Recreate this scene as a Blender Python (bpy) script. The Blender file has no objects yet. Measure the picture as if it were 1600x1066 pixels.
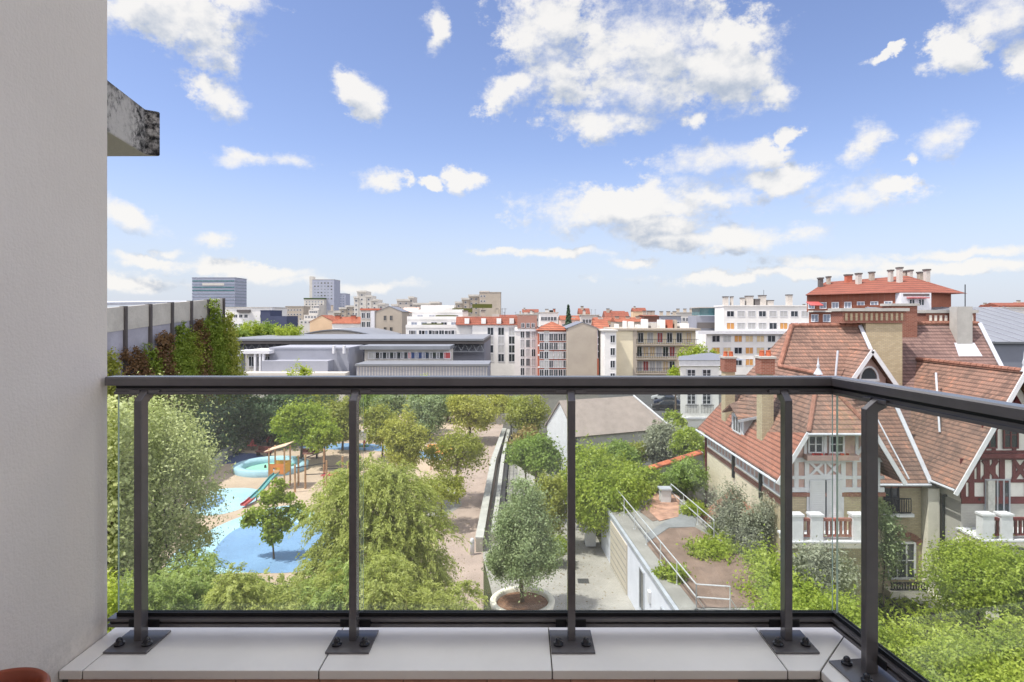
import bpy, bmesh, math, random
import numpy as np
from mathutils import Vector

SC = bpy.context.scene
COL = SC.collection
R = math.radians
# ------------------------------------------------------------------ camera
# Plan: origin under the camera, +Y away from the balcony, ground at z = 0.
EYE = 14.5            # height of the camera above the garden
FPX = 960.0           # focal length measured in the 1600 px wide photograph
VX, VY = 814.0, 493.0 # vanishing point of the depth lines in the photograph
cam_d = bpy.data.cameras.new("camera")
cam = bpy.data.objects.new("camera", cam_d)
COL.objects.link(cam)
cam.location = (0, 0, EYE)
cam.rotation_euler = (R(90), 0, 0)
cam_d.sensor_width = 36.0
cam_d.lens = 36.0 * FPX / 1600.0
cam_d.shift_x = -(VX - 800.0) / 1600.0
cam_d.shift_y = (VY - 533.0) / 1600.0
cam_d.clip_start = 0.05
cam_d.clip_end = 9000
SC.camera = cam

def X(px, Z): return (px - VX) / FPX * Z
def H(py, Z): return EYE - (py - VY) / FPX * Z
def G(px, py, z=0.0):
    Z = (EYE - z) * FPX / (py - VY)
    return (X(px, Z), Z)

# ------------------------------------------------------------------ light
SUN_EL = 63.0
SUN_TO = Vector((-0.92, -0.39, 0)).normalized()   # horizontal direction towards the sun
SC.view_settings.view_transform = 'Standard'
SC.view_settings.look = 'None'
SC.view_settings.gamma = 1.0
SC.view_settings.exposure = 0.9
sl = bpy.data.lights.new("sun", 'SUN')
sl.energy = 3.1
sl.angle = R(0.5)
sl.color = (1.0, 0.95, 0.86)
sun = bpy.data.objects.new("sun", sl)
COL.objects.link(sun)
sd = Vector((SUN_TO.x * math.cos(R(SUN_EL)), SUN_TO.y * math.cos(R(SUN_EL)), math.sin(R(SUN_EL))))
sun.rotation_euler = (-sd).to_track_quat('-Z', 'Y').to_euler()
sun.location = (-30, -30, 60)

W = bpy.data.worlds.new("World")
SC.world = W
W.use_nodes = True
wt = W.node_tree
for n in list(wt.nodes): wt.nodes.remove(n)

class NT:
    """tiny node-graph writer"""
    def __init__(s, tree): s.t = tree
    def n(s, kind, **kw):
        nd = s.t.nodes.new(kind)
        for k, v in kw.items(): setattr(nd, k, v)
        return nd
    def put(s, sock, v):
        if isinstance(v, bpy.types.NodeSocket): s.t.links.new(v, sock)
        elif v is not None: sock.default_value = v
    def m(s, op, a, b=None, c=None, clamp=False):
        nd = s.n('ShaderNodeMath', operation=op, use_clamp=clamp)
        s.put(nd.inputs[0], a); s.put(nd.inputs[1], b)
        if c is not None: s.put(nd.inputs[2], c)
        return nd.outputs[0]
    def v(s, op, a, b=None):
        nd = s.n('ShaderNodeVectorMath', operation=op)
        s.put(nd.inputs[0], a); s.put(nd.inputs[1], b)
        return nd.outputs['Value'] if op in ('LENGTH', 'DOT_PRODUCT', 'DISTANCE') else nd.outputs[0]
    def xyz(s, a):
        nd = s.n('ShaderNodeSeparateXYZ'); s.put(nd.inputs[0], a); return nd.outputs
    def comb(s, x, y, z):
        nd = s.n('ShaderNodeCombineXYZ')
        s.put(nd.inputs[0], x); s.put(nd.inputs[1], y); s.put(nd.inputs[2], z)
        return nd.outputs[0]
    def noise(s, vec, scale, detail=3.0, rough=0.5, out=0):
        nd = s.n('ShaderNodeTexNoise'); s.put(nd.inputs['Vector'], vec)
        s.put(nd.inputs['Scale'], scale); s.put(nd.inputs['Detail'], detail); s.put(nd.inputs['Roughness'], rough)
        return nd.outputs[out]
    def mix(s, f, a, b):
        nd = s.n('ShaderNodeMix', data_type='RGBA')
        s.put(nd.inputs[0], f); s.put(nd.inputs[6], a); s.put(nd.inputs[7], b)
        return nd.outputs[2]
    def ramp(s, f, lo, hi, a=0.0, b=1.0):
        nd = s.n('ShaderNodeMapRange', interpolation_type='SMOOTHSTEP')
        s.put(nd.inputs[0], f); s.put(nd.inputs[1], lo); s.put(nd.inputs[2], hi)
        s.put(nd.inputs[3], a); s.put(nd.inputs[4], b)
        return nd.outputs[0]

# sky: physical sky plus cumulus clouds placed by azimuth and elevation
CLOUDS = [(265,12,110,46,0),(318,60,52,34,-20),(215,22,50,30,0),(365,0,60,18,0),(345,148,52,26,-25),(316,128,26,20,0),
 (557,150,36,33,-15),(545,130,24,22,0),(678,38,17,30,20),(385,243,55,11,0),(455,250,36,11,0),(600,274,36,16,0),(726,280,28,17,0),(672,284,22,9,0),
 (192,342,52,22,-15),(326,371,38,12,-5),(258,394,24,11,0),(230,410,62,8,0),(340,417,70,14,0),(430,428,80,12,0),(540,442,130,9,0),(205,443,90,13,0),
 (848,40,64,80,5),(872,112,62,44,0),(800,148,44,24,15),(1015,70,120,78,0),(1125,105,82,54,-15),(1205,138,36,28,-20),(1000,140,80,36,0),(935,190,72,22,0),
 (1150,52,60,26,0),(1120,250,100,26,-8),(1200,276,76,20,0),(985,322,168,32,0),(925,335,92,30,0),(1120,312,70,18,0),(1125,374,140,22,0),(1030,355,110,20,0),
 (1345,302,76,26,8),(1385,288,34,22,0),(1352,220,34,25,0),(1480,213,46,24,-10),(1240,212,22,12,0),(1482,88,42,30,10),(1565,25,70,44,0),(1595,85,40,36,0),
 (1372,90,30,6,25),(1395,76,16,6,25),(860,398,110,8,0),(990,410,44,8,0),(1520,387,130,9,2),(1300,412,100,13,0),(1480,414,140,12,0),(1200,432,220,9,0),(1085,184,18,12,0),(1430,240,14,9,0)]
g = bpy.data.node_groups.new("cloud_cover", 'ShaderNodeTree')
g.interface.new_socket("Vector", in_out='INPUT', socket_type='NodeSocketVector')
g.interface.new_socket("Value", in_out='OUTPUT', socket_type='NodeSocketFloat')
g.interface.new_socket("Body", in_out='OUTPUT', socket_type='NodeSocketFloat')
q = NT(g)
gi = q.n('NodeGroupInput').outputs[0]
go = q.n('NodeGroupOutput')
warp = q.v('SUBTRACT', q.noise(gi, 11.0, 6.0, 0.6, 1), (0.5, 0.5, 0.5))
wsc = q.v('MULTIPLY', warp, (0.11, 0.065, 0.0))
pw = q.v('ADD', gi, wsc)
gx, gy, gz = q.xyz(pw)
pr = q.comb(gx, q.m('MULTIPLY_ADD', gx, 0.3, gy), 0.0)
pl = q.comb(gx, q.m('MULTIPLY_ADD', gx, -0.3, gy), 0.0)
field = None
for (cx, cy, rx, ry, rot) in CLOUDS:
    u, v = (cx - VX) / FPX, (VY - cy) / FPX
    az, el = math.atan(u), math.atan(v / math.sqrt(1 + u * u))
    k = 1.0 / (1 + u * u)
    sx, sy = 1.0 / (rx / FPX * k * 1.2), 1.0 / (ry / FPX * math.sqrt(k) * 1.2)
    src = pw
    if abs(rot) >= 15:
        c_, s_ = math.cos(R(rot)), math.sin(R(rot))
        # shear instead of a turn: lean the ellipse
        src = pr if rot < 0 else pl
        off = -0.3 if rot < 0 else 0.3
        el = el - az * off
    dd = q.v('DISTANCE', q.v('MULTIPLY', src, (sx, sy, 0.0)), (az * sx, el * sy, 0.0))
    field = dd if field is None else q.m('MINIMUM', field, dd)
field = q.m('MULTIPLY', q.m('SUBTRACT', 1.0, field), 1.15)
st = q.v('MULTIPLY', gi, (1.0, 1.35, 1.0))
fb = q.noise(st, 19.0, 10.0, 0.66)
fb2 = q.noise(st, 70.0, 7.0, 0.7)
fsum = q.m('ADD', q.m('MULTIPLY', q.m('SUBTRACT', fb, 0.5), 2.3), q.m('MULTIPLY', q.m('SUBTRACT', fb2, 0.5), 0.8))
field = q.m('MINIMUM', field, 0.95)
q.put(go.inputs[0], q.m('ADD', field, fsum))
q.put(go.inputs[1], q.m('ADD', field, q.m('MULTIPLY', q.m('SUBTRACT', q.noise(st, 19.0, 4.5, 0.58), 0.5), 2.2)))

q = NT(wt)
tc = q.n('ShaderNodeTexCoord').outputs['Generated']
d = q.v('NORMALIZE', tc)
dx, dy, dz = q.xyz(d)
az = q.m('ARCTAN2', dx, dy)
el = q.m('ARCSINE', dz)
P = q.comb(az, el, 0.0)
def cover(vec):
    nd = q.n('ShaderNodeGroup'); nd.node_tree = g
    q.put(nd.inputs[0], vec); return nd.outputs
c0, b0 = cover(P)
b1 = cover(q.v('ADD', P, (-0.014, 0.034, 0.0)))[1]
wisp = q.ramp(q.noise(P, 7.0, 2.0, 0.5), 0.36, 0.64, 0.35, 1.25)
alpha = q.ramp(c0, -0.16, wisp)
rel = q.m('SUBTRACT', b0, b1)
lit = q.ramp(rel, -0.95, 0.50)
thick = q.ramp(b0, -0.5, 0.35)
lit2 = q.m('SUBTRACT', 1.0, q.m('MULTIPLY', q.m('SUBTRACT', 1.0, lit), thick))
ccol = q.mix(lit2, (0.25, 0.285, 0.345, 1), (0.515, 0.505, 0.49, 1))
sky = q.n('ShaderNodeTexSky', sky_type='NISHITA')
sky.sun_disc = False
sky.sun_elevation = R(SUN_EL)
sky.sun_rotation = math.atan2(SUN_TO.x, SUN_TO.y)
sky.altitude = 100
sky.air_density = 1.0
sky.dust_density = 0.6
sky.ozone_density = 2.0
SKY_K = 0.090
# thin milky layer towards the horizon
veil = q.ramp(el, 0.27, -0.02, 0.0, 0.85)
skyc = q.v('MULTIPLY', sky.outputs[0], (SKY_K * 1.14, SKY_K * 1.03, SKY_K * 1.14))
skyv = q.mix(veil, skyc, (0.335, 0.38, 0.45, 1))
abv = q.ramp(el, -0.02, 0.03)
fac = q.m('MULTIPLY', q.m('MULTIPLY', alpha, 0.95), abv)
front = q.mix(fac, skyv, ccol)
# unseen bright cloud overhead and behind, added to lift the fill light
oth = q.ramp(q.noise(d, 1.9, 6.0, 0.6), 0.44, 0.58)
msk = q.m('MAXIMUM', q.ramp(el, 0.52, 0.70), q.ramp(dy, 0.25, -0.10))
fin = q.mix(q.m('MULTIPLY', q.m('MULTIPLY', oth, msk), q.ramp(el, 0.0, 0.08)), front, (1.65, 1.58, 1.50, 1))
bg = q.n('ShaderNodeBackground'); q.put(bg.inputs[0], fin); bg.inputs[1].default_value = 1.0
wo = q.n('ShaderNodeOutputWorld'); q.put(wo.inputs[0], bg.outputs[0])

# ------------------------------------------------------------------ helpers
def S(r, g_, b):
    f = lambda c: (c / 12.92 if c <= 0.04045 else ((c + 0.055) / 1.055) ** 2.4)
    return (f(r / 255), f(g_ / 255), f(b / 255))
def new_mat(name):
    m = bpy.data.materials.new(name); m.use_nodes = True
    for n in list(m.node_tree.nodes): m.node_tree.nodes.remove(n)
    q = NT(m.node_tree)
    out = q.n('ShaderNodeOutputMaterial')
    return m, q, out
def pos(q): return q.n('ShaderNodeNewGeometry').outputs['Position']
def principled(q, out, col, rough=0.8, metal=0.0, spec=0.3, bump=None, bstr=0.3, bdist=0.02):
    p = q.n('ShaderNodeBsdfPrincipled')
    q.put(p.inputs['Base Color'], col); q.put(p.inputs['Roughness'], rough)
    q.put(p.inputs['Metallic'], metal); q.put(p.inputs['Specular IOR Level'], spec)
    if bump is not None:
        b = q.n('ShaderNodeBump'); q.put(b.inputs['Height'], bump)
        b.inputs['Strength'].default_value = bstr; b.inputs['Distance'].default_value = bdist
        q.put(p.inputs['Normal'], b.outputs[0])
    q.put(out.inputs[0], p.outputs[0])
    return p
def c4(c, k=1.0): return (min(c[0] * k, 1), min(c[1] * k, 1), min(c[2] * k, 1), 1)
def mat(name, col, rough=0.8, var=0.12, scale=1.5, metal=0.0, spec=0.3, bump=0.0, bscale=None, fine=0.0):
    """plain weathered surface: two scales of noise in colour, optional bump"""
    m, q, out = new_mat(name)
    p = pos(q)
    n1 = q.noise(p, scale, 5.0, 0.6)
    c = q.mix(q.ramp(n1, 0.3, 0.7), c4(col, 1 - var), c4(col, 1 + var))
    if fine:
        n2 = q.noise(p, scale * 14, 3.0, 0.6)
        c = q.mix(q.ramp(n2, 0.35, 0.7, 0.0, fine), c, c4(col, 0.55))
    bp = q.noise(p, bscale or scale * 20, 4.0, 0.6) if bump else None
    principled(q, out, c, rough, metal, spec, bp, bump)
    return m
def tile_mat(name, cols, row=0.26, wid=0.22, moss=None, axis='xy'):
    """roof tiles: courses by height, staggered joints, every tile its own tone"""
    m, q, out = new_mat(name)
    p = pos(q); x, y, z = q.xyz(p)
    rz = q.m('DIVIDE', z, row); ri = q.m('FLOOR', rz); rf = q.m('SUBTRACT', rz, ri)
    u = q.m('ADD', x, y) if axis == 'xy' else (x if axis == 'x' else y)
    ux = q.m('ADD', q.m('DIVIDE', u, wid), q.m('MULTIPLY', ri, 0.5)); ui = q.m('FLOOR', ux); uf = q.m('SUBTRACT', ux, ui)
    wn = q.n('ShaderNodeTexWhiteNoise', noise_dimensions='2D'); q.put(wn.inputs['Vector'], q.comb(ui, ri, 0.0))
    big = q.noise(p, 0.55, 5.0, 0.65)
    f = q.m('ADD', q.m('MULTIPLY', wn.outputs[0], 0.45), q.m('MULTIPLY', q.ramp(big, 0.3, 0.7), 0.55))
    c = q.mix(q.ramp(f, 0.15, 0.55), c4(cols[0]), c4(cols[1]))
    c = q.mix(q.ramp(f, 0.62, 0.98), c, c4(cols[2]))
    if moss:
        c = q.mix(q.ramp(q.noise(p, 0.9, 6.0, 0.7), 0.52, 0.72, 0, 0.7), c, c4(moss))
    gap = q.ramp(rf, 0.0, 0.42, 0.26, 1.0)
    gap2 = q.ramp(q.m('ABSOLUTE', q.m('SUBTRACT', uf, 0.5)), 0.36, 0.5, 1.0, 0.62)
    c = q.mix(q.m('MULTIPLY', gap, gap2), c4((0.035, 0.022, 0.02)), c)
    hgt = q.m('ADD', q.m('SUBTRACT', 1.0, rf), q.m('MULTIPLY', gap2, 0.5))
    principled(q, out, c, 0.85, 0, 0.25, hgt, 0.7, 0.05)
    return m
def brick_mat(name, c1, c2, mortar, bw=0.24, bh=0.08):
    m, q, out = new_mat(name)
    p = pos(q); x, y, z = q.xyz(p)
    b = q.n('ShaderNodeTexBrick')
    q.put(b.inputs['Vector'], q.comb(q.m('ADD', x, y), z, 0.0))
    b.inputs['Color1'].default_value = c4(c1); b.inputs['Color2'].default_value = c4(c2); b.inputs['Mortar'].default_value = c4(mortar)
    b.inputs['Scale'].default_value = 1.0; b.inputs['Brick Width'].default_value = bw; b.inputs['Row Height'].default_value = bh
    b.inputs['Mortar Size'].default_value = 0.012
    n = q.noise(p, 1.2, 5.0, 0.65)
    c = q.mix(q.ramp(n, 0.40, 0.75, 0.0, 0.35), b.outputs[0], c4(c1, 0.66))
    principled(q, out, c, 0.9, 0, 0.2, b.outputs[1], -0.4, 0.02)
    return m
def leaf_mat(name, a, b, trans=0.35, sheen=0.015):
    """leaves: each one its own tone between a and b, light passing through"""
    m, q, out = new_mat(name)
    geo = q.n('ShaderNodeNewGeometry')
    rnd = geo.outputs['Random Per Island']
    big = q.noise(geo.outputs['Position'], 1.1, 4.0, 0.65)
    f = q.m('ADD', q.m('MULTIPLY', rnd, 0.5), q.m('MULTIPLY', q.ramp(big, 0.3, 0.7), 0.5))
    c = q.mix(f, c4(a), c4(b))
    df = q.n('ShaderNodeBsdfDiffuse'); q.put(df.inputs[0], c)
    tr = q.n('ShaderNodeBsdfTranslucent'); q.put(tr.inputs[0], q.mix(0.35, c, c4((b[0] * 1.1, b[1] * 1.2, b[2] * 0.5))))
    mx = q.n('ShaderNodeMixShader'); mx.inputs[0].default_value = trans
    q.put(mx.inputs[1], df.outputs[0]); q.put(mx.inputs[2], tr.outputs[0])
    gl = q.n('ShaderNodeBsdfGlossy'); gl.inputs['Roughness'].default_value = 0.45
    gl.inputs[0].default_value = (0.9, 0.95, 1, 1)
    m2 = q.n('ShaderNodeMixShader'); m2.inputs[0].default_value = sheen
    q.put(m2.inputs[1], mx.outputs[0]); q.put(m2.inputs[2], gl.outputs[0])
    q.put(out.inputs[0], m2.outputs[0])
    return m

# ---- objects
def tag(o, label=None, cat=None, group=None, kind=None):
    if label: o['label'] = label
    if cat: o['category'] = cat
    if group: o['group'] = group
    if kind: o['kind'] = kind
    return o
def thing(name, label, cat, loc=(0, 0, 0), rz=0.0, group=None):
    o = bpy.data.objects.new(name, None)
    o.empty_display_size = 0.3
    COL.objects.link(o)
    o.location = loc; o.rotation_euler = (0, 0, rz)
    return tag(o, label, cat, group)
def root_of(o):
    l = Vector((0, 0, 0))
    while o is not None:
        l += Vector(o.location); o = o.parent
    return l

class MB:
    """collects shapes into one mesh"""
    def __init__(s): s.v = []; s.f = []; s.m = []; s.mats = []; s.cur = 0
    def use(s, mt):
        if mt not in s.mats: s.mats.append(mt)
        s.cur = s.mats.index(mt); return s
    def add(s, vs, fs):
        b = len(s.v); s.v += [tuple(p) for p in vs]
        for f in fs: s.f.append([b + i for i in f]); s.m.append(s.cur)
        return s
    def box(s, x0, y0, z0, x1, y1, z1):
        x0, x1 = min(x0, x1), max(x0, x1); y0, y1 = min(y0, y1), max(y0, y1); z0, z1 = min(z0, z1), max(z0, z1)
        vs = [(x0,y0,z0),(x1,y0,z0),(x1,y1,z0),(x0,y1,z0),(x0,y0,z1),(x1,y0,z1),(x1,y1,z1),(x0,y1,z1)]
        return s.add(vs, [(0,3,2,1),(4,5,6,7),(0,1,5,4),(1,2,6,5),(2,3,7,6),(3,0,4,7)])
    def prism(s, poly, z0, z1):
        """plan polygon (counter-clockwise) between two heights"""
        n = len(poly)
        a = sum(poly[i][0] * poly[(i+1) % n][1] - poly[(i+1) % n][0] * poly[i][1] for i in range(n))
        if a < 0: poly = poly[::-1]
        vs = [(p[0], p[1], z0) for p in poly] + [(p[0], p[1], z1) for p in poly]
        fs = [tuple(range(n))[::-1], tuple(range(n, 2 * n))]
        for i in range(n): j = (i + 1) % n; fs.append((i, j, n + j, n + i))
        return s.add(vs, fs)
    def slab(s, poly, t, up=Vector((0, 0, 1))):
        """planar 3D polygon thickened by t below its upper face"""
        P = [Vector(p) for p in poly]; n = len(P)
        nr = Vector((0, 0, 0))
        for i in range(n):
            a, b = P[i], P[(i + 1) % n]
            nr += Vector(((a.y - b.y) * (a.z + b.z), (a.z - b.z) * (a.x + b.x), (a.x - b.x) * (a.y + b.y)))
        nr.normalize()
        if nr.dot(up) < 0: P = P[::-1]; nr = -nr
        Q = [p - nr * t for p in P]
        fs = [tuple(range(n)), tuple(range(n, 2 * n))[::-1]]
        for i in range(n): j = (i + 1) % n; fs.append((j, i, n + i, n + j))
        return s.add(P + Q, fs)
    def xprism(s, prof, y0, y1):
        """profile in (x, z) pushed along y"""
        n = len(prof)
        a = sum(prof[i][0] * prof[(i+1) % n][1] - prof[(i+1) % n][0] * prof[i][1] for i in range(n))
        if a < 0: prof = prof[::-1]
        vs = [(p[0], y0, p[1]) for p in prof] + [(p[0], y1, p[1]) for p in prof]
        fs = [tuple(range(n)), tuple(range(n, 2 * n))[::-1]]
        for i in range(n): j = (i + 1) % n; fs.append((j, i, n + i, n + j))
        return s.add(vs, fs)
    def yprism(s, prof, x0, x1):
        """profile in (y, z) pushed along x"""
        n = len(prof)
        a = sum(prof[i][0] * prof[(i+1) % n][1] - prof[(i+1) % n][0] * prof[i][1] for i in range(n))
        if a < 0: prof = prof[::-1]
        vs = [(x0, p[0], p[1]) for p in prof] + [(x1, p[0], p[1]) for p in prof]
        fs = [tuple(range(n))[::-1], tuple(range(n, 2 * n))]
        for i in range(n): j = (i + 1) % n; fs.append((i, j, n + j, n + i))
        return s.add(vs, fs)
    def tube(s, p0, p1, r0, r1=None, n=8, cap=True):
        r1 = r0 if r1 is None else r1
        a, b = Vector(p0), Vector(p1); d = (b - a)
        if d.length < 1e-6: return s
        d.normalize()
        u = d.cross(Vector((0, 0, 1)) if abs(d.z) < 0.9 else Vector((1, 0, 0))).normalized(); w = d.cross(u)
        vs = []
        for c, r in ((a, r0), (b, r1)):
            for i in range(n):
                t = 2 * math.pi * i / n
                vs.append(c + (u * math.cos(t) + w * math.sin(t)) * r)
        fs = [(i, (i + 1) % n, n + (i + 1) % n, n + i)[::-1] for i in range(n)]
        if cap: fs += [tuple(range(n)), tuple(range(n, 2 * n))[::-1]]
        return s.add(vs, fs)
    def beam(s, p0, p1, w, t, nrm=Vector((0, -1, 0))):
        """flat board of width w and thickness t between two points, its face along nrm"""
        a, b = Vector(p0), Vector(p1); d = (b - a).normalized(); nr = Vector(nrm).normalized()
        u = d.cross(nr).normalized() * (w / 2); k = nr * t
        vs = [a - u, a + u, b + u, b - u, a - u + k, a + u + k, b + u + k, b - u + k]
        return s.add(vs, [(0,3,2,1),(4,5,6,7),(0,1,5,4),(1,2,6,5),(2,3,7,6),(3,0,4,7)])
    def lathe(s, prof, n=24, c=(0, 0, 0), rx=1.0, ry=1.0, close=False):
        b = []
        for r, z in prof:
            for i in range(n):
                t = 2 * math.pi * i / n
                b.append((c[0] + r * rx * math.cos(t), c[1] + r * ry * math.sin(t), c[2] + z))
        fs = []; k = len(prof)
        for j in range(k if close else k - 1):
            for i in range(n):
                a0 = j * n + i; a1 = j * n + (i + 1) % n; j2 = (j + 1) % k
                fs.append((a0, a1, j2 * n + (i + 1) % n, j2 * n + i))
        return s.add(b, fs)
    def sweep(s, prof, path):
        """profile (offset to the right-hand outside, height) along a plan polyline, mitred"""
        n = len(path); pts = [Vector((p[0], p[1], 0)) for p in path]
        rings = []
        for i in range(n):
            ds = []
            if i > 0: ds.append((pts[i] - pts[i - 1]).normalized())
            if i < n - 1: ds.append((pts[i + 1] - pts[i]).normalized())
            ns = [Vector((-e.y, e.x, 0)) for e in ds]
            if len(ns) == 2:
                mdir = (ns[0] + ns[1]).normalized(); mdir = mdir / max(0.2, mdir.dot(ns[0]))
            else: mdir = ns[0]
            rings.append([pts[i] + mdir * o + Vector((0, 0, z)) for o, z in prof])
        m = len(prof); vs = [p for r in rings for p in r]; fs = []
        for i in range(n - 1):
            for j in range(m):
                j2 = (j + 1) % m
                fs.append((i * m + j, i * m + j2, (i + 1) * m + j2, (i + 1) * m + j))
        fs += [tuple(range(m))[::-1], tuple(range((n - 1) * m, n * m))]
        return s.add(vs, fs)
    def build(s, name, mt, parent=None, world=True, smooth=False, fix=True, bevel=0.0):
        """world=True: the points are world points and are shifted under the parent"""
        off = root_of(parent) if (parent is not None and world) else Vector((0, 0, 0))
        me = bpy.data.meshes.new(name)
        me.from_pydata([(p[0] - off.x, p[1] - off.y, p[2] - off.z) for p in s.v], [], s.f)
        mats = s.mats if s.mats else [mt]
        for k in mats: me.materials.append(k)
        if s.mats: me.polygons.foreach_set('material_index', s.m)
        if fix or bevel:
            bm = bmesh.new(); bm.from_mesh(me)
            if fix: bmesh.ops.recalc_face_normals(bm, faces=bm.faces)
            if bevel:
                bmesh.ops.bevel(bm, geom=[e for e in bm.edges if e.calc_face_angle(0) > 0.5], offset=bevel, segments=2, profile=0.6, affect='EDGES')
            bm.to_mesh(me); bm.free()
        if smooth:
            for p_ in me.polygons: p_.use_smooth = True
        me.update()
        o = bpy.data.objects.new(name, me); COL.objects.link(o)
        if parent is not None: o.parent = parent
        return o
def copy_part(src, parent, loc, rz=0.0, name=None):
    o = src.copy(); COL.objects.link(o)
    if name: o.name = name
    o.parent = parent
    o.location = Vector(loc) - root_of(parent); o.rotation_euler = (0, 0, rz)
    return o
def copy_tree(root, loc, rz=0.0, label=None):
    r = root.copy(); COL.objects.link(r); r.location = loc; r.rotation_euler = (0, 0, rz)
    if label: r['label'] = label
    for ch in list(root.children):
        c = ch.copy(); COL.objects.link(c); c.parent = r
        for gch in list(ch.children):
            d_ = gch.copy(); COL.objects.link(d_); d_.parent = c
    return r
# ------------------------------------------------------------------ materials
def wall_plaster():
    m, q, out = new_mat("grey_render_plaster")
    p = pos(q)
    c = q.mix(q.ramp(q.noise(p, 1.1, 5, 0.6), 0.3, 0.7), c4((0.78, 0.715, 0.65)), c4((0.83, 0.765, 0.70)))
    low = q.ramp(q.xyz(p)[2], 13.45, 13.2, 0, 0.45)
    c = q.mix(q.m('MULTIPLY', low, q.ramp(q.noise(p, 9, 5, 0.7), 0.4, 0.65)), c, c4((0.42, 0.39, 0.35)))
    st = q.noise(q.v('MULTIPLY', p, (1, 30, 7)), 1.6, 4, 0.6)
    bp = q.m('ADD', q.noise(p, 95, 3, 0.6), q.m('MULTIPLY', st, 0.8))
    principled(q, out, c, 0.9, 0, 0.2, bp, 0.35, 0.006)
    return m
def stained_concrete():
    m, q, out = new_mat("stained_concrete")
    p = pos(q)
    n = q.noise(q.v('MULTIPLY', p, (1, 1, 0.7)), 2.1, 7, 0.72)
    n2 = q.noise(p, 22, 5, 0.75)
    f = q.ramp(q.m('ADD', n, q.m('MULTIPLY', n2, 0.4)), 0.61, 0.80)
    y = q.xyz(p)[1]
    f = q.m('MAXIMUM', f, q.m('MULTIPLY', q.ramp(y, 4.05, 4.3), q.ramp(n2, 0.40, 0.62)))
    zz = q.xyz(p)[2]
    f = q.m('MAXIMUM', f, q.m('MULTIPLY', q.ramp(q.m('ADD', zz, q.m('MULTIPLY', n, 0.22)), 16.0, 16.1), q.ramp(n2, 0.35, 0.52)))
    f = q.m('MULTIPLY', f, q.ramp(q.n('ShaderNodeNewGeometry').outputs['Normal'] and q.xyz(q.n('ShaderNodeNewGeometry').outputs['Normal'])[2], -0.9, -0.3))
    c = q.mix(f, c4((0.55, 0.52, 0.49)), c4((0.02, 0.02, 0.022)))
    principled(q, out, c, 0.95, 0, 0.2, n2, 0.6, 0.02)
    return m
M = {}
M['plaster'] = wall_plaster()
M['stained'] = stained_concrete()
M['tile_cap'] = mat("pale_coping_tile", (0.90, 0.86, 0.80), 0.40, 0.04, 2.0, 0, 0.45, 0.06, 60)
M['brown_tile'] = mat("brown_wall_tile", S(186, 140, 118), 0.5, 0.15, 5)
M['grout'] = mat("grout", S(90, 84, 80), 0.95)
M['floor_tile'] = mat("floor_tile", S(150, 130, 115), 0.6)
M['alu'] = mat("dark_lacquered_metal", (0.115, 0.106, 0.110), 0.24, 0.10, 6.0, 0.0, 0.8, 0.02, 300)
M['black'] = mat("black_rubber", (0.012, 0.012, 0.014), 0.5)
M['bolt'] = mat("black_plastic_cap", (0.010, 0.010, 0.016), 0.22, 0.1, 3, 0, 0.6)
M['terracotta'] = mat("glazed_terracotta", S(150, 72, 46), 0.35, 0.12, 8, 0, 0.5)
M['soil'] = mat("potting_soil", (0.05, 0.028, 0.018), 0.95, 0.4, 9, 0, 0.2, 0.6)
def glass_mat(name, tint, lo, hi):
    m, q, out = new_mat(name)
    t = q.n('ShaderNodeBsdfTransparent'); t.inputs[0].default_value = tint
    gl = q.n('ShaderNodeBsdfGlossy'); gl.inputs['Roughness'].default_value = 0.0
    lw = q.n('ShaderNodeLayerWeight'); lw.inputs[0].default_value = 0.5
    mx = q.n('ShaderNodeMixShader'); q.put(mx.inputs[0], q.m('MULTIPLY_ADD', q.m('POWER', lw.outputs['Facing'], 5.0), hi - lo, lo))
    q.put(mx.inputs[1], t.outputs[0]); q.put(mx.inputs[2], gl.outputs[0])
    df = q.n('ShaderNodeBsdfDiffuse'); df.inputs[0].default_value = (0.8, 0.8, 0.8, 1)
    tl = q.n('ShaderNodeBsdfTranslucent'); tl.inputs[0].default_value = (0.8, 0.8, 0.8, 1)
    dt = q.n('ShaderNodeMixShader'); dt.inputs[0].default_value = 0.5
    q.put(dt.inputs[1], df.outputs[0]); q.put(dt.inputs[2], tl.outputs[0])
    p = pos(q); haze_mix = q.m('MULTIPLY', q.ramp(q.noise(q.v('MULTIPLY', p, (1, 1, 0.4)), 5.0, 6, 0.7), 0.3, 0.75, 0.35, 1.0), 0.045)  # patchy diffuse white mixed in to stand for the pale reflected haze
    m3 = q.n('ShaderNodeMixShader'); q.put(m3.inputs[0], haze_mix); q.put(m3.inputs[1], mx.outputs[0]); q.put(m3.inputs[2], dt.outputs[0])
    q.put(out.inputs[0], m3.outputs[0])
    return m
M['glass'] = glass_mat("clear_glass", (0.955, 0.985, 0.972, 1), 0.05, 1.0)
M['glass_edge'] = mat("glass_edge", S(190, 212, 200), 0.2, 0.05, 5, 0, 0.6)

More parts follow.
